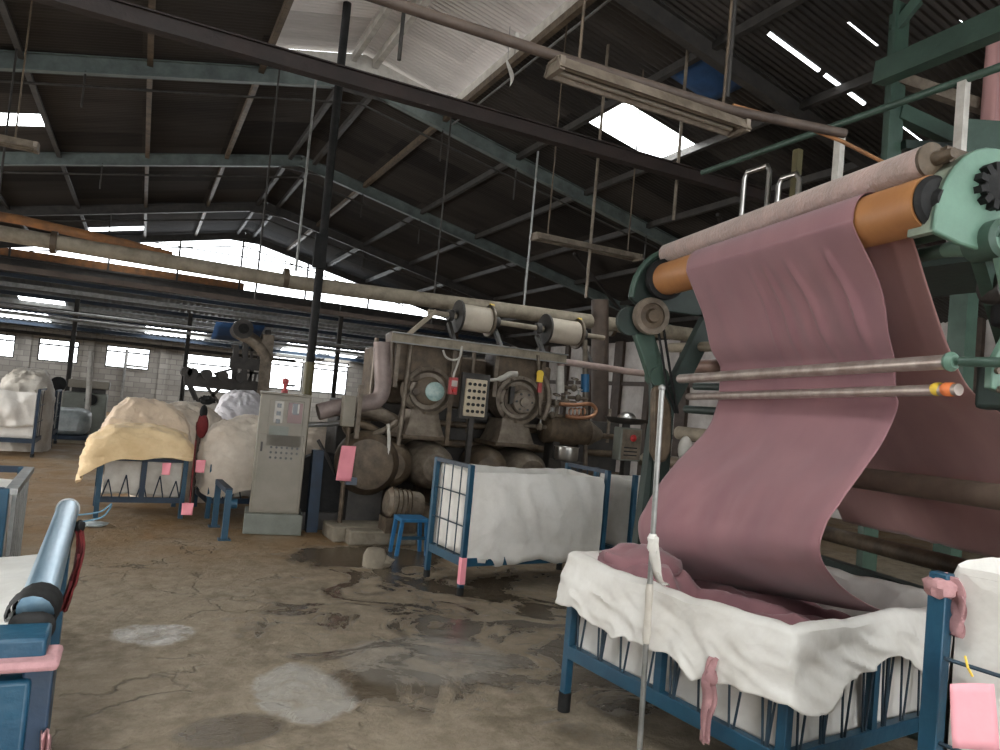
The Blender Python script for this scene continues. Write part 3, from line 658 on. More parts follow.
# woven tarp lining it, folded out over the rim
corners = [A, B, C, D]; cen = (A+C)/2; NP = 260
def perim(u):
    ls = [(corners[(k+1) % 4]-corners[k]).length for k in range(4)]; d = (u % 1)*sum(ls)
    for k in range(4):
        if d <= ls[k]:
            p = corners[k].lerp(corners[(k+1) % 4], d/ls[k]); dr = (corners[(k+1) % 4]-corners[k]).normalized(); n = V((-dr.y, dr.x, 0))*-1
            if n.dot(p-cen) < 0: n = -n
            e = min(d, ls[k]-d)/.10
            if e < 1:                                  # round the corner
                cdir = (p-cen).normalized(); n = (n*e + cdir*(1-e)).normalized()
            return p, n, k, d/ls[k]
        d -= ls[k]
    return corners[0], V((-1, 0, 0)), 0, 0
PF = [perim(i/NP) for i in range(NP)]
def skirt(u, v):
    i = int(round(u*NP)) % NP; p, n, k, f = PF[i]
    over = .235 + .05*fbm((p.x*3, p.y*3, 1.7)) + .022*fbm(((k+f)*9, 0, 4))
    if k == 0: over += .03*math.sin(f*PI) + .02*f
    if k == 1: over += .1*max(0, 1-abs(f-.1)/.15) - .07*max(0, 1-abs(f-.42)/.25)
    if k == 3: over += .0
    rim = RIM + .03 + .022*fbm((p.x*2.6, p.y*2.6, 7)) - (.02*math.sin(PI*f) if k == 0 else 0) + (.03 if k == 2 else 0)
    if v < .42:
        t = v/.42; z = lerp(RAIL+.02, rim, t); off = -.035 - .02*math.sin(PI*t)+.012*fbm((p.x*7, p.y*7, z*6))
    elif v < .52:
        t = (v-.42)/.1; z = rim+.018*math.sin(PI*t); off = lerp(-.035, .045, t)
    else:
        t = (v-.52)/.48; z = rim - over*t
        sc_ = (k+f)*1.25; off = .045 + .045*t + .03*fbm((sc_*2.2, z*2.2, 5), 1, 2)*min(1, t*3) + .014*(.5-abs(fbm((sc_*5+z*7, z*3.5-sc_*2, 3), 1, 2))*2.4)*min(1, t*2.5) + .008*fbm((sc_*16, z*9, 1))*t
    return V((p.x, p.y, z)) + n*off
tp = thing('bin_tarp', 'crumpled white woven tarp lining the low wire bin and folded over its rim', 'tarp', cen)
MB().grid(skirt, NP, 64, closed_u=True).build('folded_lining', M_tarp, tp, solid=.004)
# the heap of mauve cloth lying in the bin, and the folded end that shows at the far corner
def heapfn(ch, seed, amp=.16, sc=2.4):
    def f(d, p): return p*(1+amp*fbm((d.x*sc+seed, d.y*sc, d.z*sc))+.05*fbm((d.x*7+seed, d.y*7, d.z*7))) if d.z > -.3 else p
    return f
hp = MB()
def plait(u, v):
    p = A.lerp(B, u).lerp(D.lerp(C, u), v); e = min(u, 1-u, v, 1-v)
    q = A.lerp(B, .06+.88*u).lerp(D.lerp(C, .06+.88*u), .06+.88*v)
    z = .67 + .05*math.sin(v*26+3*math.sin(u*5)) * min(1, e*6) + .05*fbm((q.x*3, q.y*3, 0)) + .2*max(0, 1-((u-.12)/.22)**2-((v-.2)/.3)**2)
    return V((q.x, q.y, min(z, .84) if e > .001 else .5))
tag(hp.grid(plait, 60, 60).build('plaited_cloth', M_mauve), 'mauve cloth laid in folds inside the low wire bin', 'cloth')
bl = MB().ell(A.lerp(D, .30).lerp(B, .06)+V((.0, -.05, .79)), (.26, .19, .11), 24, 14, heapfn(0, 3, .18))
tag(bl.build('cloth_bundle', M_mauve), 'mauve cloth bundle bulging above the far corner of the wire bin', 'cloth')
# pink cord hanging down the near side
q = A.lerp(B, .80)+V((-.10, 0, 0))
rg = thing('pink_rag', 'frayed pale pink rag hanging down the long side of the wire bin', 'rag', q+V((0, 0, .6)))
rag([q+V((0, 0, .64)), q+V((-.025, 0, .56)), q+V((-.01, 0, .47)), q+V((-.02, .01, .38)), q+V((-.01, .01, .29))], .035, 9).build('tail', M_pinkrag, rg, solid=.006)
MB().ell(q+V((-.01, 0, .56)), (.028, .028, .035), 12, 8, heapfn(0, 8, .3, 3)).build('knot', M_pinkrag, rg)
# steel rod leaning in front of the bin with a white rag tied round it
rt_ = thing('steel_rod', 'thin upright steel rod standing in front of the wire bin', 'rod', atZ(638, 775, 0))
ra, rb = atZ(638, 775, 0), atd(662, 388, 3.3)
MB().cyl(ra, rb, .013, seg=10).build('shaft', M_galv, rt_); MB().ell(rb, .016, 10, 8).build('rounded_tip', M_galv, rt_)
rw = ra.lerp(rb, .47); rw2 = ra.lerp(rb, .60)
wr_ = thing('white_rag', 'white rag tied round the thin steel rod', 'rag', rw2)
rag([rw2+V((-.0, -.02, .03)), rw2+V((.0, -.025, -.06)), rw2+V((.035, -.02, -.16)), rw2+V((.07, -.03, -.18))], .022, 3).build('tail', M_tarp, wr_, solid=.008)
MB().lathe([(.016, -.04), (.024, -.025), (.02, 0), (.025, .02), (.015, .04)], rw2, (rb-ra), 12).build('knot', M_tarp, wr_)
mb = MB().lathe([(.015, -.14), (.019, -.1), (.016, 0), (.018, .1), (.015, .13)], ra.lerp(rb, .42), (rb-ra), 12); mb.build('wrap', M_tarpd, wr_)

# ---------------------------------------------------------------- near left cart
lf = thing('tube_rail_cart', 'near blue cart with silvery tube rail and white sheet at the left edge', 'cart', (-.55, 2.7, 0))
x0 = -.205
MB().cyl((x0-.015, 3.62, .985), (x0+.035, 2.10, 1.0), .042, seg=20).build('tube_rail', mat('worn_blue_silver_tube', (.30, .42, .50), (.12, .24, .34), .28, .55, 9, .1, stretch=(1, .25, 1)), lf)
MB().cyl((x0-.0155, 3.625, .985), (x0-.016, 3.64, .985), .047, seg=20).build('end_cap', M_galv, lf)
MB().bar((x0, 3.58, .93), (x0+.03, 2.0, .93), .05, .09).build('lower_rail', M_dkgreen, lf)
MB().box((x0-.12, 1.9, .455), (.36, .05, .91)).build('end_panel', M_blue, lf, bevel=.01)
MB().box((x0+.07, 1.93, .47), (.06, .08, .93)).build('end_post', M_bluedk, lf, bevel=.006)
MB().box((x0+.0, 1.95, .965), (.16, .12, .06)).build('post_bracket', M_blue, lf, bevel=.008)
for p in ((x0-.01, 3.58), (-1.05, 3.58), (-1.05, 1.92)): MB().box((p[0], p[1], .48), (.05, .05, .96)).build('corner_post', M_blue, lf)
MB().bar((-1.05, 3.6, .96), (-1.05, 1.92, .96), .05, .05).bar((-1.05, 3.6, .7), (x0, 3.6, .7), .05, .05).build('frame_rails', M_blue, lf)
MB().box((-.62, 2.75, .3), (.86, 1.68, .04)).build('floor_panel', M_bluedk, lf)
MB().box((x0+.035, 2.035, .975), (.10, .06, .075)).build('black_tape', M_black, lf, bevel=.03)
for k, (y, r_) in enumerate(((2.14, .047), (2.08, .05))):
    mb = MB().lathe([(r_, -.04), (r_+.006, -.02), (r_, 0), (r_+.006, .02), (r_, .04)], (x0+.035-.005*k, y, .998), (0, 1, 0), 16); mb.build('black_tape', M_black, lf)
MB().grid(lambda u, v: V((lerp(-1.03, x0-.012+.012*v, u), lerp(1.98, 3.56, v), .985-.19*max(0, v-.15)**.8-.07*math.sin(PI*u)*(.7+.3*math.sin(v*5)) + .015*fbm((u*4, v*6, 2)) + (-.3 if u < .001 else 0) + (-.25 if v < .001 else 0))), 30, 40).build('liner', M_tarp, lf, solid=.003)
lr = thing('pink_ribbon', 'pale pink ribbon tied across the near left cart post', 'ribbon', (x0, 1.9, .92))
MB().box((x0-.065, 1.91, .945), (.35, .125, .022)).build('band', M_pinkrag, lr, bevel=.01)
rag([(x0+.10, 1.865, .8), (x0+.105, 1.86, .68), (x0+.10, 1.86, .55), (x0+.10, 1.86, .4)], .02, 6).build('tail', M_pinkrag, lr, solid=.004)
rr = thing('red_rag', 'dark red rag hanging from the far end of the silvery tube rail', 'rag', (x0+.06, 3.3, .95))
rag([(x0+.045, 3.42, .95), (x0+.06, 3.36, .88), (x0+.055, 3.3, .78), (x0+.03, 3.25, .66)], .026, 2).build('tail', M_redrag, rr, solid=.008)
MB().ell((x0+.045, 3.42, .95), (.022, .03, .025), 12, 8, heapfn(0, 2, .3)).build('knot', M_black, rr)
ss = [(-.08, 1.95, .7), (-.02, 2.1, .45), (.02, 2.2, .2), (.05, 2.3, .02), (.16, 2.36, .012), (.22, 2.5, .012)]
tag(MB().tube(smooth_path(ss, 30), .0045, 6).build('blue_string', M_string), 'loose blue string trailing from the near left cart to the floor', 'string')
ss = [(x0+.03, 3.52, .98), (x0+.11, 3.55, .99), (x0+.15, 3.58, 1.02), (x0+.12, 3.6, .96), (x0+.04, 3.58, .94)]
tag(MB().tube(smooth_path(ss, 24), .0035, 6).build('wire_loop', M_string), 'bent pale blue wire at the far end of the tube rail', 'wire')

# ---------------------------------------------------------------- cart with the cream cloth, cart behind the cabinet
def low_cart(label, loc, rz, L, W, H, seed, liner=True):
    t = thing('low_cart', label, 'cart', loc, 'low blue carts heaped with cloth', rz); b = lambda mb, n, mt, **k: mb.build(n, mt, t, local=True, **k)
    hx, hy = L/2, W/2
    for sx in (-1, 1):
        for sy in (-1, 1): b(MB().box((sx*hx, sy*hy, H/2), (.05, .05, H), None), 'post', M_blue)
    fr = MB()
    for sy in (-1, 1): fr.box((0, sy*hy, .2), (L, .04, .06)); fr.box((0, sy*hy, H-.02), (L, .035, .035))
    for sx in (-1, 1): fr.box((sx*hx, 0, .2), (.04, W, .06)); fr.box((sx*hx, 0, H-.02), (.035, W, .035))
    b(fr, 'frame', M_bluedk)
    b(MB().box((0, -hy-.004, .42), (.055, .05, .4)), 'mid_post', M_bluedk)
    z = MB()
    for k in range(5):
        x = lerp(-hx, hx, (k+.5)/5); z.cyl((x-.05, -hy-.012, .23), (x, -hy-.012, .42+.05*(k % 2)), .007, seg=6); z.cyl((x+.05, -hy-.012, .23), (x, -hy-.012, .42+.05*(k % 2)), .007, seg=6)
    b(z, 'zigzag_wires', M_bluedk)
    def f(u, v):
        th = 2*PI*u; cx, cy = math.cos(th), math.sin(th); k = min(1/max(abs(cx), 1e-6), 1/max(abs(cy), 1e-6)); zz = lerp(.24+.05*fbm((cx*2+seed, cy*2, 0)), H-.03, v)
        return V((cx*k*(hx-.03), cy*k*(hy-.03)-.0, zz)) + V((cx, cy, 0))*(.02*fbm((cx*3, cy*3, zz*4+seed))-.01)
    b(MB().grid(f, 80, 14, closed_u=True), 'liner', M_tarpd, solid=.003)
    return t
low_cart('low blue cart heaped with cream cloth on the muddy floor', (.12, 9.35, 0), math.radians(3), .84, .8, .66, 2)
def drape(c, rx, ry, h, seed, skirt, z0, power=.75, low=lambda th: 0.):
    # heap of loose cloth: a dome whose hem hangs down by skirt(th)
    def f(u, v):
        th = 2*PI*u; w = v
        if w < .68:
            t = w/.68; r = math.sin(t*PI/2)**power; zz = h*math.cos(t*PI/2)**1.1
        else:
            t = (w-.68)/.32; r = 1+.03*t; zz = -skirt(th)*t
        d = V((math.cos(th), math.sin(th), 0))
        sq = (abs(d.x)**4+abs(d.y)**4)**-.25
        n_ = .13*fbm((d.x*r*1.6+seed, d.y*r*1.6, zz*2.))+.07*(1-2*abs(fbm((d.x*r*2.6+seed, d.y*r*2.6, zz*6))))+.04*fbm((d.x*r*7+seed, d.y*r*7, zz*7))
        return V(c)+V((d.x*sq*r*rx*(1+n_*.6), d.y*sq*r*ry*(1+n_*.6), z0+zz+n_*h*.5*(1 if w < .68 else .3)))
    return MB().grid(f, 90, 40, closed_u=True)
cl = lambda th: .12+.45*max(0, math.cos(th-PI*1.02))**3 + .05*math.sin(th*7)
tag(drape((.08, 9.15, 0), .53, .34, .33, 4, lambda th: .02+.34*max(0, math.cos(th-PI))**2+.02*math.sin(th*7), .69).build('cloth_heap', M_cream), 'cream cloth heaped on the front of the low cart and spilling at its left', 'cloth', 'cloth heaps on the carts')
tag(drape((.12, 9.6, 0), .50, .36, .60, 9, lambda th: .04, .68).build('cloth_heap', M_beige), 'taller beige cloth heap behind the cream cloth', 'cloth', 'cloth heaps on the carts')
tag(drape((.60, 10.6, 0), .55, .5, .62, 15, lambda th: .62, .62).build('cloth_heap', M_whitecloth), 'pale cloth heap behind the beige heap', 'cloth', 'cloth heaps on the carts')
low_cart('low cart of pale cloth standing half behind the grey cabinet', (1.30, 9.45, 0), math.radians(6), 1.0, .8, .62, 6)
tag(drape((1.28, 9.38, 0), .56, .46, .52, 22, lambda th: .36+.05*math.sin(th*5), .66).build('cloth_heap', M_whitecloth), 'off-white cloth heap partly hidden by the grey cabinet', 'cloth', 'cloth heaps on the carts')
tag(drape((2.35, 10.2, 0), .5, .4, .45, 28, lambda th: .3, .62).build('cloth_heap', M_whitecloth), 'small patch of pale cloth to the right of the grey cabinet', 'cloth', 'cloth heaps on the carts')
low_cart('low cart of cloth just right of the grey cabinet, mostly hidden', (2.35, 10.2, 0), 0, .9, .7, .6, 8)
for px, py, w, h, d, lab, mm in ((167, 463, .10, .13, 7.9, 'pink paper tag on the right end of the cream cloth cart', M_paper), (201, 460, .11, .14, 8.0, 'pink paper tag hanging beside the off-white cloth heap', M_paper), (188, 503, .13, .13, 7.8, 'deeper pink paper tag lowest of the pink papers, near the floor', M_paper)):
    c0 = atd(px, py, d)
    tag(sheet(c0, RT, -UP+RT*-.12, w, h, .012).build('paper_tag', mm, solid=.0008), lab, 'tag', 'pink paper tags on the cloth carts')
px0 = atd(188, 502, 7.8); rs = MB().tube(smooth_path([atd(196, 440, 8.0), atd(193, 470, 7.95), atd(190, 503, 7.8)], 12), .008, 8)
rs = tag(rs.build('red_rope', M_redrag), 'dark red rope dangling between the two cloth carts', 'rope')
ro = thing('rag_post', 'slim post with a dark red rag knotted at its top between the two cloth carts', 'post', atZ(190, 512, 0))
b0 = atZ(190, 512, 0); MB().cyl(b0, b0+V((0, 0, 1.05)), .03, seg=10).build('shaft', M_brownpost, ro)
MB().ell(b0+V((.03, -.02, 1.02)), (.07, .06, .14), 14, 10, heapfn(0, 5, .3, 3)).build('rag_knot', M_redrag, ro); MB().ell(b0+V((.03, 0, 1.19)), (.045, .045, .09), 14, 10).build('knob', M_black, ro)
MB().ell(b0+V((.05, .02, 1.33)), (.085, .04, .05), 18, 12, heapfn(0, 6, .6, 3)).build('dark_cap', M_black, ro)

# ---------------------------------------------------------------- grey control cabinet
cx, cy = 1.455, 8.28; R5 = math.radians(-8)
cb = thing('control_cabinet', 'tall grey control cabinet on a concrete plinth', 'cabinet', (cx, cy, 0), None, R5)
b = lambda mb, n, mt, **k: mb.build(n, mt, cb, local=True, **k)
b(MB().box((0, 0, .11), (.60, .46, .22)), 'plinth', M_greyp2, bevel=.01)
b(MB().box((0, 0, .86), (.52, .38, 1.28)), 'housing', M_greyp, bevel=.012)
b(MB().box((0, -.01, 1.505), (.54, .42, .025)), 'top_cover', M_greyp, bevel=.006)
ud = b(MB().box((.02, -.196, 1.19), (.36, .014, .5)), 'upper_door', M_greyp, bevel=.004)
ld_ = b(MB().box((.0, -.196, .66), (.46, .014, .82)), 'lower_door', M_greyp, bevel=.004)
bu = lambda mb, n, mt, **k: mb.build(n, mt, ud, local=True, **k)
bl_ = lambda mb, n, mt, **k: mb.build(n, mt, ld_, local=True, **k)
bu(MB().box((.11, -.206, 1.31), (.15, .01, .22)), 'display', M_brownred); bu(MB().box((.115, -.213, 1.355), (.07, .006, .12)), 'display_glass', M_screen)
bu(MB().box((.085, -.212, 1.36), (.02, .006, .1)), 'scale_strip', M_white); bu(MB().box((.14, -.2135, 1.36), (.018, .006, .1)), 'scale_strip', M_white)
bu(MB().box((-.06, -.206, 1.31), (.09, .008, .23)), 'label_plate', M_white)
for k in range(3): bu(MB().box((-.06, -.212, 1.38-.085*k), (.045, .006, .045)), 'meter', M_screen)
bu(MB().box((-.04, -.205, 1.11), (.2, .008, .1)), 'name_plate', M_greyp2)
for r_ in range(3):
    for k in range(6 if r_ < 2 else 5): bl_(MB().cyl((-.10+.054*k, -.2, .93-.055*r_), (-.10+.054*k, -.216, .93-.055*r_), .013, seg=10), 'push_button', M_screen)
bl_(MB().box((-.2, -.2, .93), (.02, .03, .1)), 'handle', M_dark)
be = thing('red_valve', 'small red valve standing on top of the grey cabinet', 'valve', (cx-.02, cy-.02, 1.5175))
MB().lathe([(.0, 0), (.035, 0), (.035, .03), (.02, .04), (.022, .09), (.038, .11), (.036, .15), (.0, .165)], (cx-.02, cy-.02, 1.5175), (0, 0, 1), 14).build('body', M_redpaint, be)
MB().cyl((cx-.02, cy-.02, 1.6), (cx+.085, cy-.04, 1.605), .012, seg=8).build('lever', M_dark, be)
# blue guard rail
g0, g1 = V((.88, 8.50, 0)), V((.915, 7.80, 0))
gr = thing('guard_rail', 'short blue guard rail in front of the grey cabinet', 'rail', (g0+g1)/2)
for p in (g0, g1):
    MB().box(p+V((0, 0, .25)), (.06, .06, .5)).build('leg', M_blue, gr); MB().box(p+V((0, 0, .006)), (.12, .12, .012)).build('base_plate', M_blue, gr)
MB().bar(g0+V((0, 0, .49)), g1+V((0, 0, .49)), .07, .05).build('top_bar', M_bluedk, gr)
MB().cyl(g1+V((.03, .02, .36)), g1+V((.09, .02, .36)), .05, seg=12).build('side_knob', M_blue, gr)
# rubbish on the floor
for k, (px, py, w, mm, lab) in enumerate(((93, 524, .12, M_plasticwrap, 'scrap of clear plastic on the mud by the cream cloth cart'), )):
    c0 = atZ(px, py, .02); tag(MB().ell(c0, (w, .1, .03), 16, 8, heapfn(0, 3, .5, 3)).build('plastic_scrap', mm), lab, 'scrap')

# ---------------------------------------------------------------- far left corner
def far_cart(px, py, L, W, H, lab, seed):
    c0 = atZ(px, py, 0); return tall_cart('tall_cart', lab, (c0.x, c0.y+W/2, 0), 0, L, W, H, seed=seed, m=M_bluedk, grp='carts by the far wall', liner_h=(.5, None))
far_cart(-2, 456, .95, 1.3, 1.15, 'dark blue cart cut by the left edge in the far corner', 41)
far_cart(33, 447, .55, .9, 1.1, 'narrow blue cart with white cover beside the wrapped bale', 47)
tag(drape(atZ(16, 452, 0)+V((0, .6, 0)), .42, .5, .62, 51, lambda th: .85, .85, .6).build('cloth_heap', M_tarpd), 'tall grey wrapped sack between the two far left carts', 'sack')
bp_ = atZ(60, 442, 0)
bw = thing('wrapped_bale', 'plastic-wrapped bale on a dark pallet by the far wall', 'bale', bp_)
MB().box(bp_+V((0, .45, .07)), (1.0, .9, .14)).build('pallet', M_bluedk, bw)
MB().ell(bp_+V((0, .45, .42)), (.52, .5, .32), 28, 16, lambda d, p: V((math.copysign(abs(d.x)**.45, d.x)*.5, math.copysign(abs(d.y)**.45, d.y)*.45, math.copysign(abs(d.z)**.5, d.z)*.28))*(1+.06*fbm((d.x*4, d.y*4, d.z*4)))).build('bundle', M_plasticwrap, bw)
tag(MB().box(bp_+V((0, -.1, .03)), (1.35, .12, .06)).build('timber_strip', M_conc), 'pale timber strip on the floor before the wrapped bale', 'timber')
gm = thing('grey_machine', 'small grey machine with a round port above the wrapped bale', 'machine', bp_+V((.1, 2.0, 0)))
q = bp_+V((.1, 2.2, 0))
MB().box(q+V((.15, 0, .5)), (.9, .7, 1.0)).build('body', M_greyp2, gm, bevel=.03); MB().box(q+V((.2, -.02, 1.2)), (.85, .6, .18)).build('hood', M_greyp, gm, bevel=.02); MB().box(q+V((.2, .1, 1.05)), (.7, .4, .2)).build('neck', M_dark, gm)
MB().cyl(q+V((.28, -.36, .85)), q+V((.28, -.42, .85)), .13, seg=18).build('port', M_black, gm); MB().cyl(q+V((-.42, -.3, 1.15)), q+V((-.42, -.1, 1.15)), .17, seg=18).build('fan_cowl', M_black, gm)
wp = thing('wall_pipe', 'thin grey pipe frame against the far brick wall', 'pipe', (.3, 30.6, 0))
for x in (-.55, 1.55): MB().cyl((x, 30.8, 0), (x, 30.8, 2.4), .05, seg=8).build('riser', M_galv, wp)
MB().cyl((-.55, 30.8, 1.8), (.2, 30.8, 1.8), .04, seg=8).build('branch', M_galv, wp)

# ---------------------------------------------------------------- far lattice machine
def L_(x, y, Y=13.5): return atY(x, y, Y)
lm = thing('lattice_machine', 'dark lattice-framed cloth machine with arms, in front of the bright far windows', 'machine', (L_(250, 440).x, 13.5, 0))
mb = MB()
for (x, y, x2, y2) in ((268, 330, 262, 470), (246, 335, 240, 470), (236, 345, 230, 470)):
    a, c_ = L_(x, y), L_(x2, y2); c_.z = 0; mb.bar(a, c_, .09, .09)
mb.build('uprights', M_dark, lm)
mb = MB().bar(L_(184, 377), L_(262, 386), .16, .14); mb.bar(L_(184, 383), L_(262, 392), .08, .08); mb.build('boom', M_dark, lm)
MB().bar(L_(230, 362), L_(266, 366), .14, .2).build('cross_beam', M_dark, lm); MB().bar(L_(232, 398), L_(264, 402), .1, .34).build('cross_beam', M_dark, lm)
for (x, y, x2, y2) in ((186, 380, 195, 400), (189, 380, 198, 402), (205, 384, 224, 410), (222, 386, 210, 398), (250, 345, 266, 360)):
    MB().bar(L_(x, y), L_(x2, y2), .05, .05).build('strut', M_dark, lm)
for k, x in enumerate((186, 192, 206, 222, 240)): MB().cyl(L_(x, 374+k*1.4)+V((0, -.2, .04)), L_(x, 374+k*1.4)+V((0, .3, .04)), .09, seg=12).build('pulley', M_dark, lm)
a = L_(248, 330); MB().cyl(a+V((-.1, -.2, 0)), a+V((-.1, .35, 0)), .17, seg=22).build('roller_end', M_dark, lm); MB().cyl(a+V((-.1, -.24, 0)), a+V((-.1, -.2, 0)), .09, seg=18).build('roller_hub', M_black, lm)
MB().tube(smooth_path([L_(240, 333), L_(255, 342), L_(264, 352), L_(268, 362)], 14), .12, 12).build('cloth_chute', M_grime2, lm)
MB().bar(L_(268, 335), L_(262, 395), .2, .2).build('duct', M_grime2, lm)
for (x, y, x2, y2) in ((252, 338, 250, 405), (242, 350, 262, 350), (240, 372, 266, 374), (256, 372, 250, 402), (232, 345, 246, 372), (262, 350, 240, 400), (196, 372, 210, 380), (214, 374, 236, 368)): MB().bar(L_(x, y), L_(x2, y2), .04, .04).build('strut', M_dark, lm)
tag(MB().grid(lambda u, v: L_(lerp(216, 265, u), lerp(322, 336, v)+4*u)+V((0, 1.0*v, 0)), 8, 4).build('blue_awning', M_bluesheet, solid=.02), 'dark blue sheet stretched above the lattice machine', 'tarpaulin')
tag(drape(L_(236, 470, 12.2)*1+V((0, 0, -L_(236, 470, 12.2).z)), .4, .4, .5, 61, lambda th: .9, .95, .7).build('cloth_heap', mat('lilac_white_cloth', (.62, .60, .63), (.5, .48, .5), .85, 0, 3, .3)), 'lilac-white cloth heap behind the off-white heap', 'cloth', 'cloth heaps on the carts')
# ================================================================== DRUM MACHINES
YM = 8.25
def m(x, y, Y=YM): return atY(x, y, Y)
def drum_unit(px, py, R, lab, left):
    c0 = m(px, py); base = V((c0.x, c0.y, 0)); t = thing('drum_machine', lab, 'machine', base, 'round-faced drum machines')
    cz = c0.z; X = c0.x
    ax = V((-.18, -1, 0)).normalized(); f = lambda d: c0 - ax*0 + ax*d         # face looks towards the aisle
    # drum shell with rim and recessed face
    MB().lathe([(.0, -.5), (R*.96, -.5), (R*.96, -.05), (R*1.06, -.04), (R*1.06, .05), (R*.9, .07), (R*.86, .02), (R*.80, .0), (.0, .0)], c0, ax, 40).build('drum_shell', M_grime2, t)
    if left:
        fp = MB().lathe([(0, .0), (R*.62, .0), (R*.62, .04), (R*.5, .06), (.0, .06)], c0, ax, 32).build('face_plate', M_grime, t)
        hub = c0 + V((.07, 0, .0)); MB().lathe([(0, .06), (R*.42, .06), (R*.42, .09), (R*.34, .10), (0, .085)], hub, ax, 28).build('sight_glass', M_glassdisc, fp, label='greenish round glass')
        MB().lathe([(0, .05), (R*.16, .05), (R*.16, .12), (0, .12)], c0+V((-.17, 0, -.02)), ax, 6).build('hub_nut', M_grime, fp)
    else:
        MB().lathe([(0, .0), (R*.66, .0), (R*.66, .03), (.0, .03)], c0, ax, 32).build('face_plate', M_grime, t)
        hub = c0+V((.05, 0, -.02)); fcov = MB().lathe([(0, .03), (R*.52, .03), (R*.52, .10), (R*.46, .12), (R*.2, .12), (R*.2, .16), (0, .16)], hub, ax, 30).build('bearing_cover', M_grime2, t)
        for k in range(6):
            th = k*PI/3; MB().cyl(hub+V((math.cos(th)*R*.38, 0, math.sin(th)*R*.38))+ax*.12, hub+V((math.cos(th)*R*.38, 0, math.sin(th)*R*.38))+ax*.14, .016, seg=6).build('bolt', M_dark, fcov)
        MB().box(c0+V((-.13, -.06, .05)), (.06, .05, .22)).build('slot_block', M_dark, t)
    for k in range(10):
        th = k*PI/5+.2; p = c0+V((math.cos(th)*R*.97, .17*math.cos(th)*R, math.sin(th)*R*.97))
        MB().cyl(p+ax*.03, p+ax*.085, .014, seg=6).build('bolt', M_grime, t)
    # hood above
    zt = cz+R*.55; hw = .46 if left else .34
    o = -.05 if left else .0
    MB().prism([(X-hw+o, YM+.02, zt+.52), (X+hw+.02+o, YM+.02, zt+.44), (X+hw*.98+o, YM+.02, zt+.1), (X+hw*.7+o, YM+.02, zt-.08), (X-hw*.85+o, YM+.02, zt-.05)], (.1, .6, 0)).build('hood', M_grime, t, bevel=.02)
    # flared pedestal
    def fl(u, v):
        th = 2*PI*u; w = lerp(R*.72, R*1.02, v**1.6); d = lerp(.22, .3, v); k = (abs(math.cos(th))**6+abs(math.sin(th))**6)**(-1/6)
        return V((X-.02+math.cos(th)*k*w, YM+.18+math.sin(th)*k*d, lerp(cz-R*.86, cz-R*.86-.3, v)))
    MB().grid(fl, 32, 8, closed_u=True).build('pedestal', M_grime2, t)
    MB().box((X-.02, YM+.18, cz-R*.86-.32), (R*2.15, .66, .05)).build('pedestal_flange', M_grime, t, bevel=.01)
    # two barrel-shaped tanks below
    for k, dx in enumerate((-.30, .16) if left else (-.26, .22)):
        zc = cz-R*.86-.66
        MB().lathe([(0, -.52), (.18, -.5), (.25, -.42), (.285, -.2), (.285, .2), (.25, .38), (.17, .46), (0, .48)], (X+dx-.03, YM+.26, zc), (0, -1, 0) if k else (-.25, -1, 0), 26).build('barrel_tank', M_grime2 if k else M_grime, t)
    MB().box((X, YM+.3, .17), (R*2.4, .8, .34)).build('base_frame', M_grime, t, bevel=.01)
    for dx in (-.28, .22): MB().box((X+dx, YM+.3, .4), (.1, .7, .2)).build('saddle', M_grime, t)
    return t
drum_unit(428, 391, .275, 'left drum machine with a greenish sight glass in its round face', True)
drum_unit(518, 400, .29, 'right drum machine with a grey bolted cover on its round face', False)
xl = m(395, 400).x
# elbow duct to the left, small post box, pink papers
tag(MB().tube(smooth_path([m(382, 342), m(382, 362), m(383, 385), m(378, 399), m(362, 404), m(340, 407), m(318, 412)], 30), [.10]*10+[.095]*20, 16).build('elbow_duct', mat('pinkish_grey_duct', (.30, .235, .215), (.2, .155, .14), .55, .2, 5, .1)), 'pinkish grey elbow duct standing left of the left drum machine', 'duct')
pb = thing('switch_box', 'small grey switch box on a thin post left of the drum machines', 'switch box', V((m(348, 440).x, 7.95, 0)))
a = m(348, 411, 7.95); MB().box(a, (.14, .1, .34)).build('box', M_greyp, pb, bevel=.01); MB().box(a+V((.13, .04, 0)), (.05, .05, .6)).build('side_channel', M_grime2, pb)
MB().cyl((a.x+.03, a.y, 0), (a.x+.03, a.y, a.z-.1), .025, seg=10).build('post', M_grime, pb)
c0 = m(349, 446, 7.85); tag(sheet(c0, (1, 0, 0), (-.06, 0, -1), .16, .38, .02).build('paper_tag', M_paper, solid=.001), 'pair of pink papers hanging on the post of the small grey switch box', 'tag')
MB_ = MB().box(m(351, 481, 7.9), (.12, .05, .08)); tag(MB_.build('socket_box', mat('grey_blue_box', (.12, .14, .18), None, .5)), 'small grey-blue socket box under the pair of pink papers', 'socket')
# tall thin post
tag(MB().cyl((xl+.02, YM-.1, 0), (xl+.1, YM-.1, m(402, 342).z), .03, seg=10).build('machine_post', M_grime2), 'upright grey tube at the left of the left drum machine', 'post')
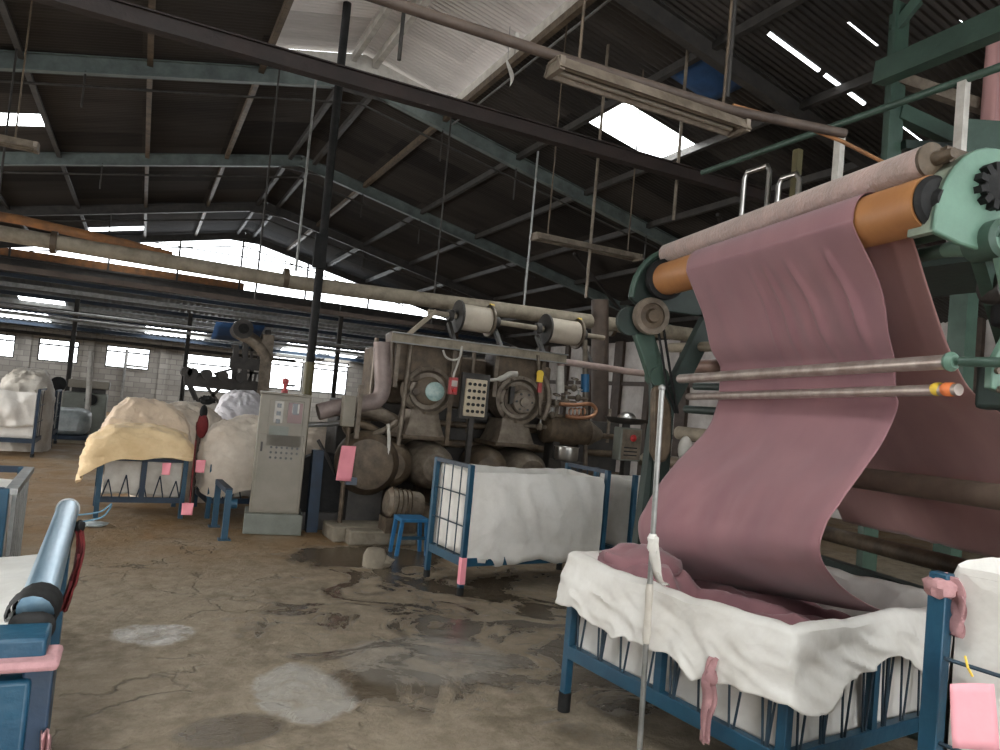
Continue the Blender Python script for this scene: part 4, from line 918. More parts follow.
# top channel rail over the machines, with the two winding drums
r0_, r1_ = m(392, 336, 8.1), m(566, 360, 8.1); r1_.z = r0_.z = (r0_.z+r1_.z)/2
rl = thing('channel_rail', 'light grey channel rail running above both drum machines', 'rail', V((r0_.x, 8.1, r0_.z)))
MB().bar(r0_, r1_, .02, .11).build('web', M_dust, rl); MB().bar(r0_+V((0, -.02, .055)), r1_+V((0, -.02, .055)), .08, .012).build('upper_flange', M_galv, rl); MB().bar(r0_+V((0, -.02, -.055)), r1_+V((0, -.02, -.055)), .08, .012).build('lower_flange', M_galv, rl)
for x in (398, 455, 498, 545): a = m(x, 350, 8.14); MB().box((a.x, 8.15, r0_.z-.3), (.05, .05, .55)).build('bracket', M_grime2, rl)
sh0, sh1 = m(428, 313, 8.45), m(604, 337, 8.45); sh0.z = sh1.z = (sh0.z+sh1.z)/2
def winder(pxa, pxb, lab):
    a = V((m(pxa, 318, 8.45).x, 8.45, sh0.z)); c_ = V((m(pxb, 322, 8.45).x, 8.45, sh0.z)); t = thing('winding_drum', lab, 'roller', V(((a.x+c_.x)/2, 8.45, r0_.z)), 'white winding drums above the drum machines')
    MB().cyl(a, c_, .165, seg=30).build('drum', mat('beige_white_drum', (.52, .45, .36), (.42, .36, .28), .55, 0, 5), t, bevel=.006)
    for p, s in ((a, -1), (c_, 1)): MB().lathe([(.05, 0), (.205, 0), (.205, .03), (.05, .045)], p, (s, 0, 0), 26).build('flange', M_dark if s < 0 else M_grime2, t)
    MB().cyl(c_+V((.0, -.02, .19)), c_+V((.05, -.02, .19)), .032, seg=12).build('yellow_cap', M_yellow, t)
    for p in (a+V((-.12, 0, 0)), c_+V((.12, 0, 0))): MB().bar(p+V((0, .02, -.1)), V((p.x, 8.2, r0_.z)), .05, .05).build('bearing_stand', M_dark, t); MB().lathe([(.02, -.03), (.07, -.03), (.07, .03), (.02, .03)], p, (1, 0, 0), 16).build('bearing', M_dark, t)
winder(459, 488, 'left white winding drum above the two drum machines')
winder(547, 577, 'right white winding drum above the two drum machines')
tag(MB().cyl(sh0+V((0, 0, 0)), sh1, .035, seg=12).build('drive_shaft', M_dust), 'long shaft carrying the two white winding drums', 'shaft')
tag(MB().bar(m(398, 343, 8.3), m(436, 311, 8.3), .05, .05).build('diagonal_prop', M_dust), 'diagonal grey prop rising to the left white winding drum', 'prop')
# keypad, red boxes, ring cable, yellow tag
kp = thing('keypad_panel', 'beige control panel with rows of dark round buttons', 'control panel', m(475, 398, 7.9))
a = m(475, 398, 7.9); kpl = MB().box(a, (.27, .05, .44)).build('plate', M_panel, kp, bevel=.008); MB().box(a+V((0, .03, .02)), (.36, .04, .54)).build('case', M_dark, kp)
for i in range(4):
    for j in range(5): p = a+V((-.095+.063*i, -.024, -.16+.08*j)); MB().cyl(p, p+V((0, -.022, 0)), .02, seg=10).build('push_button', M_screen, kpl)
mb = MB().box(V((a.x, a.y+.06, a.z*.5)), (.06, .05, a.z)); mb.build('post', M_dark, kp)
rb_ = thing('red_switch', 'small red and white switch box left of the beige control panel', 'switch box', m(453, 386, 7.92))
a = m(453, 386, 7.92); MB().box(a, (.1, .07, .2)).build('box', M_redpaint, rb_, bevel=.01); MB().box(a+V((0, -.04, .03)), (.07, .012, .07)).build('white_label', M_white, rb_); MB().cyl(a+V((0, -.03, -.05)), a+V((0, -.07, -.05)), .025, seg=12).build('knob', M_red, rb_); MB().box(a+V((0, .04, -.3)), (.05, .03, .8)).build('bracket', M_grime, rb_)
pts = [m(443, 350, 7.95), m(446, 357, 7.95), m(453, 360, 7.95), m(460, 357, 7.95), m(462, 346, 7.95), m(460, 356, 7.95), m(457, 366, 7.95), m(454, 374, 7.95), m(453, 380, 7.95)]
tag(MB().tube(smooth_path(pts, 44), .013, 8).build('cable_loop', M_white), 'white cable loop dangling above the red switch box', 'cable')
pts = [m(480, 379, 7.95), m(492, 380, 7.95), m(503, 378, 7.95), m(510, 374, 7.95), m(517, 374, 7.95)]
tag(MB().tube(smooth_path(pts, 20), [.02]*8+[.035]*12, 10).build('hose', M_white), 'pale hose over the round face of the right drum machine', 'hose')
yt = thing('hanging_bracket', 'grey hanging bracket with a yellow oval tag right of the drum machines', 'bracket', m(540, 365, 7.95))
MB().bar(m(538, 355, 7.95), m(540, 415, 7.95), .03, .03).build('rod', M_grime2, yt); a = m(540, 374, 7.9)
MB().lathe([(0, -.012), (.048, -.012), (.048, .012), (0, .012)], a, (0, -1, 0), 20).build('tag_round', M_yellow, yt); MB().box(a+V((.0, .0, -.05)), (.085, .02, .1)).build('tag_body', M_yellow, yt); MB().box(a+V((.01, 0, -.17)), (.05, .03, .12)).build('red_strip', M_redpaint, yt)
# curved guard right of the right drum
tag(MB().tube(smooth_path([m(541, 372, 8.1), m(548, 388, 8.1), m(548, 405, 8.1), m(543, 420, 8.1)], 18), .035, 10).build('curved_pipe', M_grime2), 'curved grey pipe hugging the right side of the right drum machine', 'pipe')
# pipes and valves to the right
def pipe(pts, r, mt, lab, name='pipe', cat='pipe', Y=8.3, grp=None, fl=()):
    P = smooth_path([m(*p, Y) if len(p) == 2 else m(*p) for p in pts], 8*len(pts))
    return tag(MB().tube(P, r, 12).build(name, mt), lab, cat, grp)
pipe([(561, 392), (561, 366), (563, 362), (600, 367), (640, 373), (690, 378)], .045, mat('pinkish_pipe', (.48, .36, .32), (.34, .25, .22), .5, .2, 6), 'pinkish pipe bending from a white riser toward the cloth machine', Y=8.2)
pipe([(560, 393), (560, 366)], .055, M_white, 'white riser pipe right of the yellow oval tag', Y=8.15)
tag(MB().cyl(m(585, 374, 8.1), m(585, 392, 8.1), .055, seg=12).build('blue_sleeve', M_brightblue), 'bright blue pipe sleeve among the pipes behind the white tarp cart', 'sleeve')
pipe([(585, 340), (585, 470)], .035, M_grime2, 'thin grey upright carrying the bright blue sleeve', Y=8.22)
pipe([(600, 300), (600, 480)], .13, M_brownpost, 'thick brown column behind the copper coil', Y=9.2)
pipe([(560, 404), (575, 405), (590, 404), (596, 410), (592, 416), (580, 418), (566, 416)], .026, M_copper, 'copper pipe loop beside the bright blue sleeve', name='copper_loop', Y=8.05)
co = MB()
for k in range(4): co.lathe([(.05, -.012), (.062, 0), (.05, .012), (.038, 0)], m(571+4*k, 412, 8.1), (1, 0, 0), 16, closed=True)
tag(co.build('coil', M_copper), 'small shiny coil inside the copper pipe loop', 'coil')
tk = thing('horizontal_tank', 'brown horizontal tank with a cone end behind the white tarp cart', 'tank', m(570, 432, 8.3))
a, c_, e_ = m(545, 428, 8.3), m(585, 433, 8.3), m(607, 436, 8.3)
MB().cyl(a, c_, .19, seg=24).build('shell', M_grime, tk); MB().lathe([(.19, 0), (.17, .05), (.07, .24), (.05, .26)], c_, (c_-a), 24).build('cone_end', M_grime2, tk); MB().lathe([(0, -.06), (.14, -.04), (.19, 0)], a, (c_-a), 24).build('dished_end', M_grime, tk)
for p in (a.lerp(c_, .2), a.lerp(c_, .8)): MB().box((p.x, p.y, p.z/2-.08), (.08, .25, p.z-.16)).build('leg', M_dark, tk)
for k, (x, y) in enumerate(((552, 415), (556, 404), (578, 398), (566, 402), (574, 388), (540, 427))):
    a = m(x, y, 8.12); v = thing('valve', ['grey valve just above the brown tank', 'grey valve beside the copper loop', 'white-spindled valve under the bright blue sleeve', 'small valve on the pipe left of the bright blue sleeve', 'slim valve left of the bright blue sleeve', 'dark valve at the left end of the brown tank'][k], 'valve', a, 'valves right of the drum machines')
    MB().ell(a, (.045, .045, .05), 14, 8).build('body', M_grime2, v); MB().cyl(a, a+V((0, 0, .12)), .012, seg=8).build('spindle', M_galv, v); MB().lathe([(.05, -.008), (.058, 0), (.05, .008), (.042, 0)], a+V((0, 0, .12)), (0, -.3, 1), 16, closed=True).build('handwheel', M_white if k == 2 else M_grime, v)
    MB().cyl(a+V((-.2, .08, 0)), a+V((.2, .08, 0)), .024, seg=8).build('pipe_stub', M_grime2, v)
po = thing('steel_pot', 'shiny steel pot standing behind the white tarp cart', 'pot', m(566, 458, 7.5))
a = m(566, 458, 7.5); MB().lathe([(0, 0), (.13, 0), (.14, .02), (.14, .16), (.155, .165), (.13, .16), (.125, .03), (0, .025)], a+V((0, 0, -.03)), (0, 0, 1), 26).build('bowl', M_chrome, po)
MB().box((a.x, a.y, (a.z-.03)/2), (.3, .3, a.z-.03)).build('stand', M_dark, po)
bx_ = thing('push_button_box', 'grey control box with a red button and vent slots', 'control box', m(627, 444, 7.3))
a = m(627, 444, 7.3); MB().box(a, (.31, .16, .40)).build('case', M_greyp2, bx_, bevel=.012); bdoor = MB().box(a+V((0, -.085, .0)), (.27, .01, .36)).build('door', M_grime2, bx_)
MB().lathe([(0, .0), (.025, 0), (.042, .02), (.042, .035), (.0, .05)], a+V((.0, -.09, .08)), (0, -1, 0), 16).build('red_button', M_red, bdoor, label='red push button')
for k in range(3): MB().box(a+V((-.01, -.092, -.04-.045*k)), (.19, .008, .014)).build('vent_slot', M_screen, bdoor)
MB().box((a.x, a.y, (a.z-.2)/2), (.09, .09, a.z-.2)).build('post', M_dark, bx_)
ld = thing('dish_lamp', 'dark dish lamp with a bright dome above the red button box', 'lamp', a+V((0, 0, .22)))
q = a+V((0, .05, .25)); MB().lathe([(0, -.02), (.2, .0), (.26, .05), (.27, .065), (.2, .03), (0, .01)], q, (0, 0, 1), 28).build('dish', M_dark, ld); MB().lathe([(.12, .03), (.11, .09), (.07, .125), (0, .14)], q, (0, 0, 1), 22).build('dome', M_chrome, ld); MB().cyl(q+V((0, 0, -.06)), q, .05, seg=12).build('neck', M_dark, ld)
pipe([(640, 462), (652, 452), (662, 443)], .06, M_dust, 'short slanted grey pipe right of the red button box', Y=7.4)
# the stretch left of the drums: shafts, motor, belt guard, plinths, stool
pipe([(300, 425), (330, 424), (360, 420)], .03, M_galv, 'bright thin shaft left of the small grey switch box', Y=8.6)
pipe([(352, 409), (372, 411), (392, 420), (396, 425)], .08, M_grime2, 'grey bent pipe below the elbow duct', Y=8.3)
pipe([(344, 431), (360, 424), (378, 432)], .05, M_grime, 'dark pipe under the grey bent pipe', Y=8.3)
pipe([(373, 435), (388, 428), (397, 420)], .035, M_grime2, 'slanted rod left of the left barrel tank', Y=8.05)
pipe([(388, 424), (389, 440), (387, 465)], .02, M_white, 'white cord hanging in front of the left barrel tank', name='cord', cat='cord', Y=7.9)
bg = thing('belt_guard', 'black curved belt guard behind the grey cabinet on its right', 'guard', V((m(322, 500).x, 8.5, 0)))
a = m(322, 478, 8.5); MB().lathe([(.0, -.08), (.36, -.08), (.38, 0), (.36, .08), (0, .08)], V((a.x, 8.5, .50)), (-.3, -1, 0), 32).build('wheel_cover', M_black, bg); MB().box((a.x, 8.5, .1), (.7, .3, .2)).build('foot', M_dark, bg)
MB().tube(smooth_path([m(318, 440, 8.4), m(333, 470, 8.4), m(338, 495, 8.4), m(330, 515, 8.4), m(312, 520, 8.4)], 24), .02, 8).build('guard_hoop', M_dark, bg)
tag(MB().bar(m(318, 450, 8.25), V((m(314, 500, 8.25).x, 8.25, 0)), .12, .1).build('blue_upright', M_bluedk), 'dark blue upright just right of the grey cabinet', 'post')
dm = thing('round_gearbox', 'round brown gearbox low behind the pair of pink papers', 'gearbox', V((m(372, 470).x, 8.2, 0)))
a = m(366, 462, 8.2); MB().lathe([(0, -.3), (.3, -.28), (.36, -.1), (.36, .15), (.28, .28), (.1, .3), (0, .3)], a, (-.2, -1, 0), 28).build('housing', M_grime, dm); MB().box((a.x, 8.3, .3), (.4, .4, .6)).build('stand', M_dark, dm)
mo = thing('electric_motor', 'round dusty motor lying low before the left drum machine', 'motor', m(392, 505, 7.6))
a = m(386, 502, 7.6); c_ = m(412, 505, 7.6); MB().lathe([(0, 0), (.12, 0), (.15, .03), (.15, .36), (.13, .40), (.05, .42), (0, .42)], a, (c_-a), 22).build('casing', M_grime2, mo)
for k in range(5): MB().lathe([(.15, -.008), (.165, 0), (.15, .008)], a.lerp(c_, .15+.17*k), (c_-a), 22).build('cooling_fin', M_grime, mo)
MB().box(a.lerp(c_, .5)+V((0, 0, -.22)), (.34, .26, .16)).build('foot', M_grime, mo)
z = a.z-.30
tag(MB().box((a.x-.02, 7.75, z/2), (.75, .5, z)).build('concrete_plinth', M_conc, bevel=.02), 'low concrete plinth under the dusty motor', 'plinth')
tag(MB().prism([(1.98, 7.65, 0), (2.62, 7.75, 0), (2.6, 8.15, 0), (1.96, 8.1, 0)], (0, 0, .16)).build('concrete_plinth', M_conc, bevel=.02), 'flat concrete block at the foot of the gearbox, right of the grey cabinet', 'plinth')
tag(MB().lathe([(0, 0), (.11, 0), (.11, .1), (.08, .16), (.05, .17), (0, .17)], atZ(374, 566, 0), (0, 0, 1), 18).build('metal_pot', M_conc, bevel=0), 'muddy can on the floor in front of the concrete plinth', 'can')
s0 = atZ(399, 556, 0); sl = thing('blue_stool', 'small bright blue stool left of the white tarp cart', 'stool', s0+V((.12, .1, 0)))
MB().box(s0+V((.13, .1, .36)), (.3, .26, .04)).build('seat', M_brightblue, sl, bevel=.008)
for dx in (0, .26):
    for dy in (0, .2): MB().bar(s0+V((dx+(-.03 if not dx else .03), dy, 0)), s0+V((dx, dy, .35)), .035, .035).build('leg', M_brightblue, sl)
MB().bar(s0+V((0, .0, .18)), s0+V((.26, .0, .18)), .03, .03).build('stretcher', M_blue, sl)
bb = MB().ell(atZ(382, 562, .04), (.1, .08, .06), 14, 8, heapfn(0, 4, .5, 3)); tag(bb.build('rubble_lump', M_conc), 'lump of muddy rubble right of the muddy can', 'rubble')
# machinery behind the drums (dark mass)
bm_ = thing('finishing_machine', 'long dark grimy machine standing behind the drum machines', 'machine', (4.2, 9.0, 0))
MB().box((4.3, 9.15, .75), (4.2, .5, 1.5)).build('lower_body', M_dark, bm_, bevel=.02); MB().box((3.9, 9.2, 1.85), (2.6, .45, .7)).build('upper_body', M_grime, bm_, bevel=.03)
for k in range(9): MB().cyl((2.6+.45*k, 8.9, 1.2), (2.6+.45*k, 8.9, 2.3 if k < 5 else 1.7), .028, seg=8).build('riser_pipe', M_grime2, bm_)
for k, z in enumerate((.75, 1.05, 1.3)): MB().cyl((2.4, 8.82-.04*k, z), (6.4, 8.82-.04*k, z), .04+.01*(k % 2), seg=10).build('long_pipe', M_grime, bm_)

# ================================================================== CLOTH MACHINE
FAR, NEAR = V((3.13, 3.95, 2.56)), V((2.70, 1.86, 2.54))
AX = (NEAR-FAR).normalized(); OUT = V((-1, 0, 0)); OUT = (OUT - AX*OUT.dot(AX)).normalized(); ZU = V((0, 0, 1))
cm = thing('cloth_machine', 'green cloth delivery machine with two big rollers high above the wire bin', 'machine', V((3.6, 2.8, 0)))
RO, RU = .11, .068
oc = lambda t: FAR.lerp(NEAR, t)
UO = V((.02, 0, .185))                                   # upper roller sits on the amber one
MB().cyl(oc(0), oc(1.025), RO, seg=40).build('amber_roller', M_orange, cm)
UR = MB().cyl(oc(-.03)+UO, oc(1.0)+UO, RU, seg=32).build('upper_roller', M_pinkroll, cm)
MB().lathe([(.0, 0), (RU, 0), (RU+.004, .02), (.03, .035), (.02, .12), (0, .12)], oc(1.0)+UO, AX, 26).build('roller_end', M_grime, UR)
MB().lathe([(0, 0), (RO-.01, 0), (RO-.004, .012), (RO-.02, .03), (.05, .035), (.04, .06), (0, .06)], oc(1.025), AX, 32).build('roller_collar', M_black, cm)
MB().lathe([(RO*1.0, 0), (RO+.03, .01), (RO+.03, .05), (.05, .07), (.04, .14), (0, .14)], oc(0), -AX, 32).build('roller_collar', M_black, cm)
MB().bar(oc(1.02)+UO+V((.02, 0, .02)), oc(1.06)+UO+V((.3, .0, -.02)), .05, .06).build('bearing_arm', M_grime, cm)
# near cheek: quarter-round mint casting
cN = oc(1.0)+AX*.085
def P2(a, z, off=0.): return cN - OUT*a + ZU*z + AX*off     # a: back from the roller axis
arc = [P2(.22-.27*math.cos(t), -.13+.37*math.sin(t)) for t in [k*PI/2/10 for k in range(11)]]
MB().prism(arc+[P2(.7, .24), P2(.7, -.22), P2(.08, -.16)], AX*.03).build('near_cheek', M_mint, cm, bevel=.008)
rim = MB(); pr_ = [P2(.22-.27*math.cos(t), -.13+.37*math.sin(t), -.10) for t in [k*PI/2/10 for k in range(11)]]
pr2 = [p+AX*.12 for p in pr_]
pi2 = [P2(.22-.235*math.cos(t), -.13+.335*math.sin(t), -.10) for t in [k*PI/2/10 for k in range(11)]]
for k in range(10): rim.verts([pr_[k], pr_[k+1], pr2[k+1], pr2[k], pi2[k], pi2[k+1], pi2[k+1]+AX*.12, pi2[k]+AX*.12], [(0, 1, 2, 3), (4, 7, 6, 5), (0, 4, 5, 1), (3, 2, 6, 7), (0, 3, 7, 4), (1, 5, 6, 2)])
rim.build('cheek_rim', mat('worn_olive_green', (.20, .24, .18), (.13, .13, .10), .55, 0, 8, .15), cm)
gc = P2(.21, .08, .03); g = MB(); g.lathe([(0, 0), (.065, 0), (.065, .03), (.03, .045), (0, .05)], gc, AX, 22)
for k in range(11):
    th = 2*PI*k/11; dr = -OUT*math.cos(th)+ZU*math.sin(th); g.bar(gc+dr*.055+AX*.018, gc+dr*.092+AX*.018, .026, .035, AX)
g.build('drive_sprocket', M_black, cm)
# link arm below the cheek
h0, h1, h2 = P2(.23, -.125, .05), P2(.37, -.44, .03), P2(.31, -.66, .02)
PHUB = MB().lathe([(0, -.10), (.075, -.10), (.078, .03), (.06, .045), (.05, .03), (.03, .03), (.028, .05), (0, .05)], h0, AX, 26).build('pivot_hub', M_green, cm)
MB().lathe([(0, .05), (.016, .05), (.016, .065), (0, .065)], h0, AX, 6).build('pivot_bolt', M_dust, PHUB)
arm = [h0+(-OUT)*-.05, h0+(-OUT)*.06, h1+(-OUT)*.05, h2+(-OUT)*.07+ZU*.06, h2+(-OUT)*.06-ZU*.06, h2+(-OUT)*-.07-ZU*.04, h2+(-OUT)*-.07+ZU*.05, h1+(-OUT)*-.05]
LARM = MB().prism(arm, AX*.035).build('link_arm', M_mint, cm, bevel=.006)
for dx, dz in ((-.05, .03), (.03, .05), (.05, -.03), (-.03, -.04)): MB().cyl(h2+(-OUT)*dx+ZU*dz+AX*.03, h2+(-OUT)*dx+ZU*dz+AX*.05, .014, seg=8).build('bolt', M_grime2, LARM)
# torque tubes and struts behind the cloth
MB().cyl(h0-AX*.1, h0-AX*1.9, .03, seg=14).build('torque_tube', M_green, cm)
MB().cyl(h0-AX*.1, h0-AX*.24, .05, .03, seg=18).build('tube_cone', M_mint, cm)
MB().cyl(h0-AX*.12+ZU*.06+OUT*.05, h0-AX*1.9+ZU*.06+OUT*.05, .028, seg=14).build('torque_tube', M_green, cm)
MB().bar(h0-AX*.12-ZU*.03-OUT*.05, h0-AX*.42-ZU*.45-OUT*.62, .05, .08).build('diagonal_strut', M_green, cm)
MB().bar(P2(.8, -.2, -.2), P2(.5, -.6, -.1), .05, .07).build('diagonal_strut', M_dark, cm)
MB().box(P2(.6, -.34, -.12), (.24, .2, .16), Matrix.Rotation(.2, 3, 'Z')).build('gear_case', M_black, cm, bevel=.02)
MB().lathe([(0, -.06), (.07, -.06), (.07, .04), (.03, .05), (0, .05)], P2(.46, -.26, -.12), AX, 18).build('cam_wheel', M_dark, cm)
MB().box(P2(.80, -.66, -.25), (.4, .3, .2), Matrix.Rotation(.2, 3, 'Z')).build('cross_box', M_dkgreen, cm, bevel=.02)
# guide rods at mid height
ra_, rb2 = V((3.20, 3.82, 1.885)), P2(.15, -.605, -.06)
GR1 = MB().cyl(ra_, rb2, .030, seg=20).build('guide_rod', M_rod, cm)
MB().lathe([(.0, 0), (.036, 0), (.04, .015), (.026, .035), (0, .035)], rb2, AX, 18).build('rod_end', M_mint, GR1)
MB().cyl(rb2+AX*.05, rb2+AX*.24-OUT*.1, .02, seg=10).build('rod_spigot', M_green, cm)
rc_, rd_ = V((3.30, 3.84, 1.775)), P2(.20, -.71, -.05)
GR2 = MB().cyl(rc_, rd_, .024, seg=18).build('guide_rod', M_rod, cm)
MB().lathe([(.024, 0), (.029, .01), (.029, .04), (.024, .05)], rd_-AX*.07, AX, 16).build('orange_band', mat('orange_tape', (.75, .2, .06), None, .5), GR2)
MB().lathe([(.024, 0), (.028, .01), (.028, .03), (.024, .04)], rd_-AX*.12, AX, 16).build('yellow_band', M_yellow, GR2)
# far cheek, hand wheel and arm
cF = oc(0)-AX*.14
q0 = lambda a, z, off=0.: cF - OUT*a + ZU*z - AX*off
arcF = [q0(.10-.30*math.cos(t), -.14+.36*math.sin(t)) for t in [k*PI/2/8 for k in range(9)]]
MB().prism(arcF+[q0(.45, .22), q0(.45, -.2), q0(-.12, -.2)], -AX*.04).build('far_cheek', M_dkgreen, cm, bevel=.008)
rimF = MB().tube([p+AX*.02 for p in arcF], .022, 8); rimF.build('far_cheek_rim', M_green, cm)
wc = q0(-.07, -.26, -.08)
MB().lathe([(.09, -.03), (.125, -.03), (.13, 0), (.125, .03), (.09, .03), (.085, 0)], wc, AX, 30, closed=True).build('pulley_rim', M_grime2, cm)
MB().lathe([(0, -.015), (.09, -.015), (.09, .015), (.05, .02), (.04, .05), (0, .05)], wc, AX, 24).build('pulley_web', M_grime, cm)
MB().lathe([(.0, -.02), (.10, -.02), (.10, .02), (0, .02)], wc-AX*.09+OUT*.11-ZU*.04, AX, 24).build('rear_pulley', M_dkgreen, cm)
k0, k1, k2 = q0(-.08, -.36, .02), q0(.06, -.66, .02), q0(.10, -1.0, .02)
MB().bar(k0, k1, .06, .14, OUT).build('far_arm', M_green, cm, bevel=.01); MB().bar(k1, k2, .06, .11, OUT).build('far_arm', M_dkgreen, cm, bevel=.01)
MB().lathe([(0, -.05), (.07, -.05), (.07, .05), (0, .05)], k1, AX, 20).build('arm_joint', M_green, cm)
for dx in (0, .05): MB().tube([wc+V((.06+dx, 0, -.05)), wc+V((.14+dx, -.05, -.45)), k2+V((.08+dx*.4, -.08, .1))], .009, 8).build('chain', M_black, cm)
MB().prism([V((x, 3.95, z)) for x, z in ((3.09, 1.8), (3.13, 1.84), (3.17, 1.82), (3.26, 1.70), (3.29, 1.40), (3.25, 1.32), (3.17, 1.31), (3.12, 1.38))], -AX*.06).build('lever_guard', M_grime, cm, bevel=.02)
MB().ell(V((3.36, 3.9, 1.42)), (.05, .05, .09), 14, 10).build('pale_knob', M_white, cm)
MB().bar(k2, k2-ZU*1.0+OUT*.05, .09, .12, OUT).build('far_column', M_dkgreen, cm)
for p in (q0(.12, -2.56, .02), q0(1.0, -2.56, .02), P2(1.0, -2.54, -.0), P2(1.6, -2.54, 0)):
    MB().box((p.x, p.y, .9), (.14, .10, 1.8)).build('frame_column', M_dkgreen, cm)
for z in (-1.5, -2.4): MB().bar(q0(.12, z, 0), q0(1.0, z, 0), .1, .14).build('frame_beam', M_dkgreen, cm)
MB().bar(q0(.12, -.9, 0), q0(.45, -.15, 0), .08, .12, OUT).build('frame_beam', M_dkgreen, cm)
MB().bar(P2(1.0, -.85, 0), P2(.65, .0, -.02), .08, .12, OUT).build('frame_beam', M_dkgreen, cm)
# cross bars behind the hanging cloth, running to the far cheek
for k, (z, dx, r_, mt) in enumerate(((2.14, .35, .035, M_dust), (2.02, .5, .05, mat('brown_cross_tube', (.28, .17, .13), (.2, .12, .09), .5, .1)), (1.88, .62, .028, M_dkgreen), (1.70, .55, .03, M_dkgreen), (1.52, .5, .05, M_dust), (1.30, .45, .045, M_grime))):
    a = FAR+V((dx, .35, 0)); c_ = FAR.lerp(NEAR, .5)+V((dx+.3, 0, 0)); a.z = c_.z = z
    MB().cyl(a, c_, r_, seg=14).build('cross_tube', mt, cm)
# low beam in front of the inclined cloth and the bottom rollers
ba, bb_ = V((3.62, 3.3, 1.38)), V((3.40, 1.55, 1.405))
MB().cyl(ba, bb_, .058, seg=20).build('beam_roller', mat('brown_beam_roller', (.20, .145, .11), (.14, .10, .075), .5, .2, 6), cm)
b1, b2_ = V((4.35, 3.7, .93)), V((3.75, 1.75, 1.0)); MB().cyl(b1, b2_, .05, seg=18).build('bottom_roller', M_grime, cm)
MB().bar(V((4.3, 3.7, .72)), V((3.72, 1.75, .78)), .09, .12).build('bottom_beam', M_dkgreen, cm)
MB().box((4.25, 2.75, .35), (.7, 1.8, .7), Matrix.Rotation(.2, 3, 'Z')).build('lower_casing', M_dkgreen, cm, bevel=.03)
MB().tube(smooth_path([V((3.66, 3.2, 1.2)), V((3.62, 3.05, 1.0)), V((3.6, 3.0, .8)), V((3.58, 3.0, .55))], 20), .012, 8).build('hanging_cable', M_grime2, cm)

# cloth: front fall and the inclined sheet behind
YLc, YRc = 3.60, 2.19
def wrap(c): return [(c[0]+.121*math.cos(t), c[1]+.121*math.sin(t)) for t in [math.radians(d) for d in (88, 110, 135, 160, 185, 211)]]
cL, cR = oc((3.95-(YLc-.09))/(3.95-1.86)), oc((3.95-(YRc-.07))/(3.95-1.86))
Lp = wrap((cL.x, cL.z)) + [(3.09, 2.27), (3.21, 2.08), (3.315, 1.98), (3.34, 1.88), (3.33, 1.77), (3.24, 1.56), (2.99, 1.30), (2.85, 1.06), (2.81, .93), (2.86, .80), (2.98, .68), (3.15, .62)]
Rp = wrap((cR.x, cR.z)) + [(2.84, 2.27), (2.96, 2.08), (3.035, 1.98), (3.075, 1.88), (3.085, 1.75), (2.99, 1.57), (2.79, 1.34), (2.69, 1.20), (2.67, 1.09), (2.80, .96), (3.02, .86), (3.25, .80)]
Lp = Lp[:7] + Lp[7:]; assert len(Lp) == len(Rp), (len(Lp), len(Rp))
Ls = smooth_path([V((x, YLc-.09*max(0, min(1, (z-1.9)/.4)), z)) for x, z in Lp], 160); Rs = smooth_path([V((x, YRc-.07*max(0, min(1, (z-1.9)/.4)), z)) for x, z in Rp], 160)
def fall(u, v):
    i = int(round(v*159)); p = Ls[i].lerp(Rs[i], u); z = p.z
    up_ = max(0, min(1, (z-1.92)/.2))*max(0, min(1, (2.46-z)/.08))   # creases between the roller and the rods
    lo = max(0, min(1, (1.75-z)/.3))
    d = 0
    for c_, w_, a_, sl_ in ((.44, .012, .012, .06), (.53, .016, .020, .12), (.60, .030, .014, .20), (.68, .018, .026, .24), (.80, .05, .022, .20), (.87, .014, .026, .16), (.30, .05, .008, .05), (.14, .04, .007, .05)):
        x = (u - c_ - sl_*(2.3-z)) / w_; d += a_*math.exp(-x*x)*up_
    d += .010*fbm((u*3, z*1.2, 5))*up_ + lo*(.020*math.sin(u*5+z*2)+.025*fbm((u*2.0, z*1.6, 2)))
    if v > .9: d += .02*math.sin(u*22)*(v-.9)/.1
    ed = min(u, 1-u)
    if ed < .03 and z < 1.8: d -= .012*(1-ed/.03)
    return p + V((-1, .2, .25)).normalized()*d
tag(MB().grid(fall, 130, 160).build('falling_cloth', M_mauve, solid=.003), 'wide mauve cloth falling from the amber roller into the wire bin', 'cloth')
top_n, top_f = V((2.85, 2.0, 2.47)), V((3.2, 3.5, 2.50)); mid_n, mid_f = V((3.27, 2.0, 1.90)), V((3.8, 3.6, 1.95)); low_n, low_f = V((3.5, 1.80, 1.64)), V((4.1, 3.6, 1.62)); bot_n, bot_f = V((3.85, 1.68, 1.06)), V((4.62, 3.62, 1.0))
def incl(u, v):
    A_ = smooth_path([top_f, mid_f, low_f, bot_f], 40)[int(round(v*39))]; B_ = smooth_path([top_n, mid_n, low_n, bot_n], 40)[int(round(v*39))]
    p = A_.lerp(B_, u); d = 0
    for c_, w_, a_ in ((.93, .012, .02), (.84, .02, .014), (.7, .03, .012), (.55, .02, .012), (.4, .03, .010)): x = (u-c_+.06*v)/w_; d += a_*math.exp(-x*x)
    return p + V((-.7, 0, .7))*(d+.015*fbm((u*4, v*3, 8)))
tag(MB().grid(incl, 110, 40).build('inclined_cloth', M_mauved, solid=.003), 'dusky pink cloth sheet sloping up to the amber roller from behind', 'cloth')

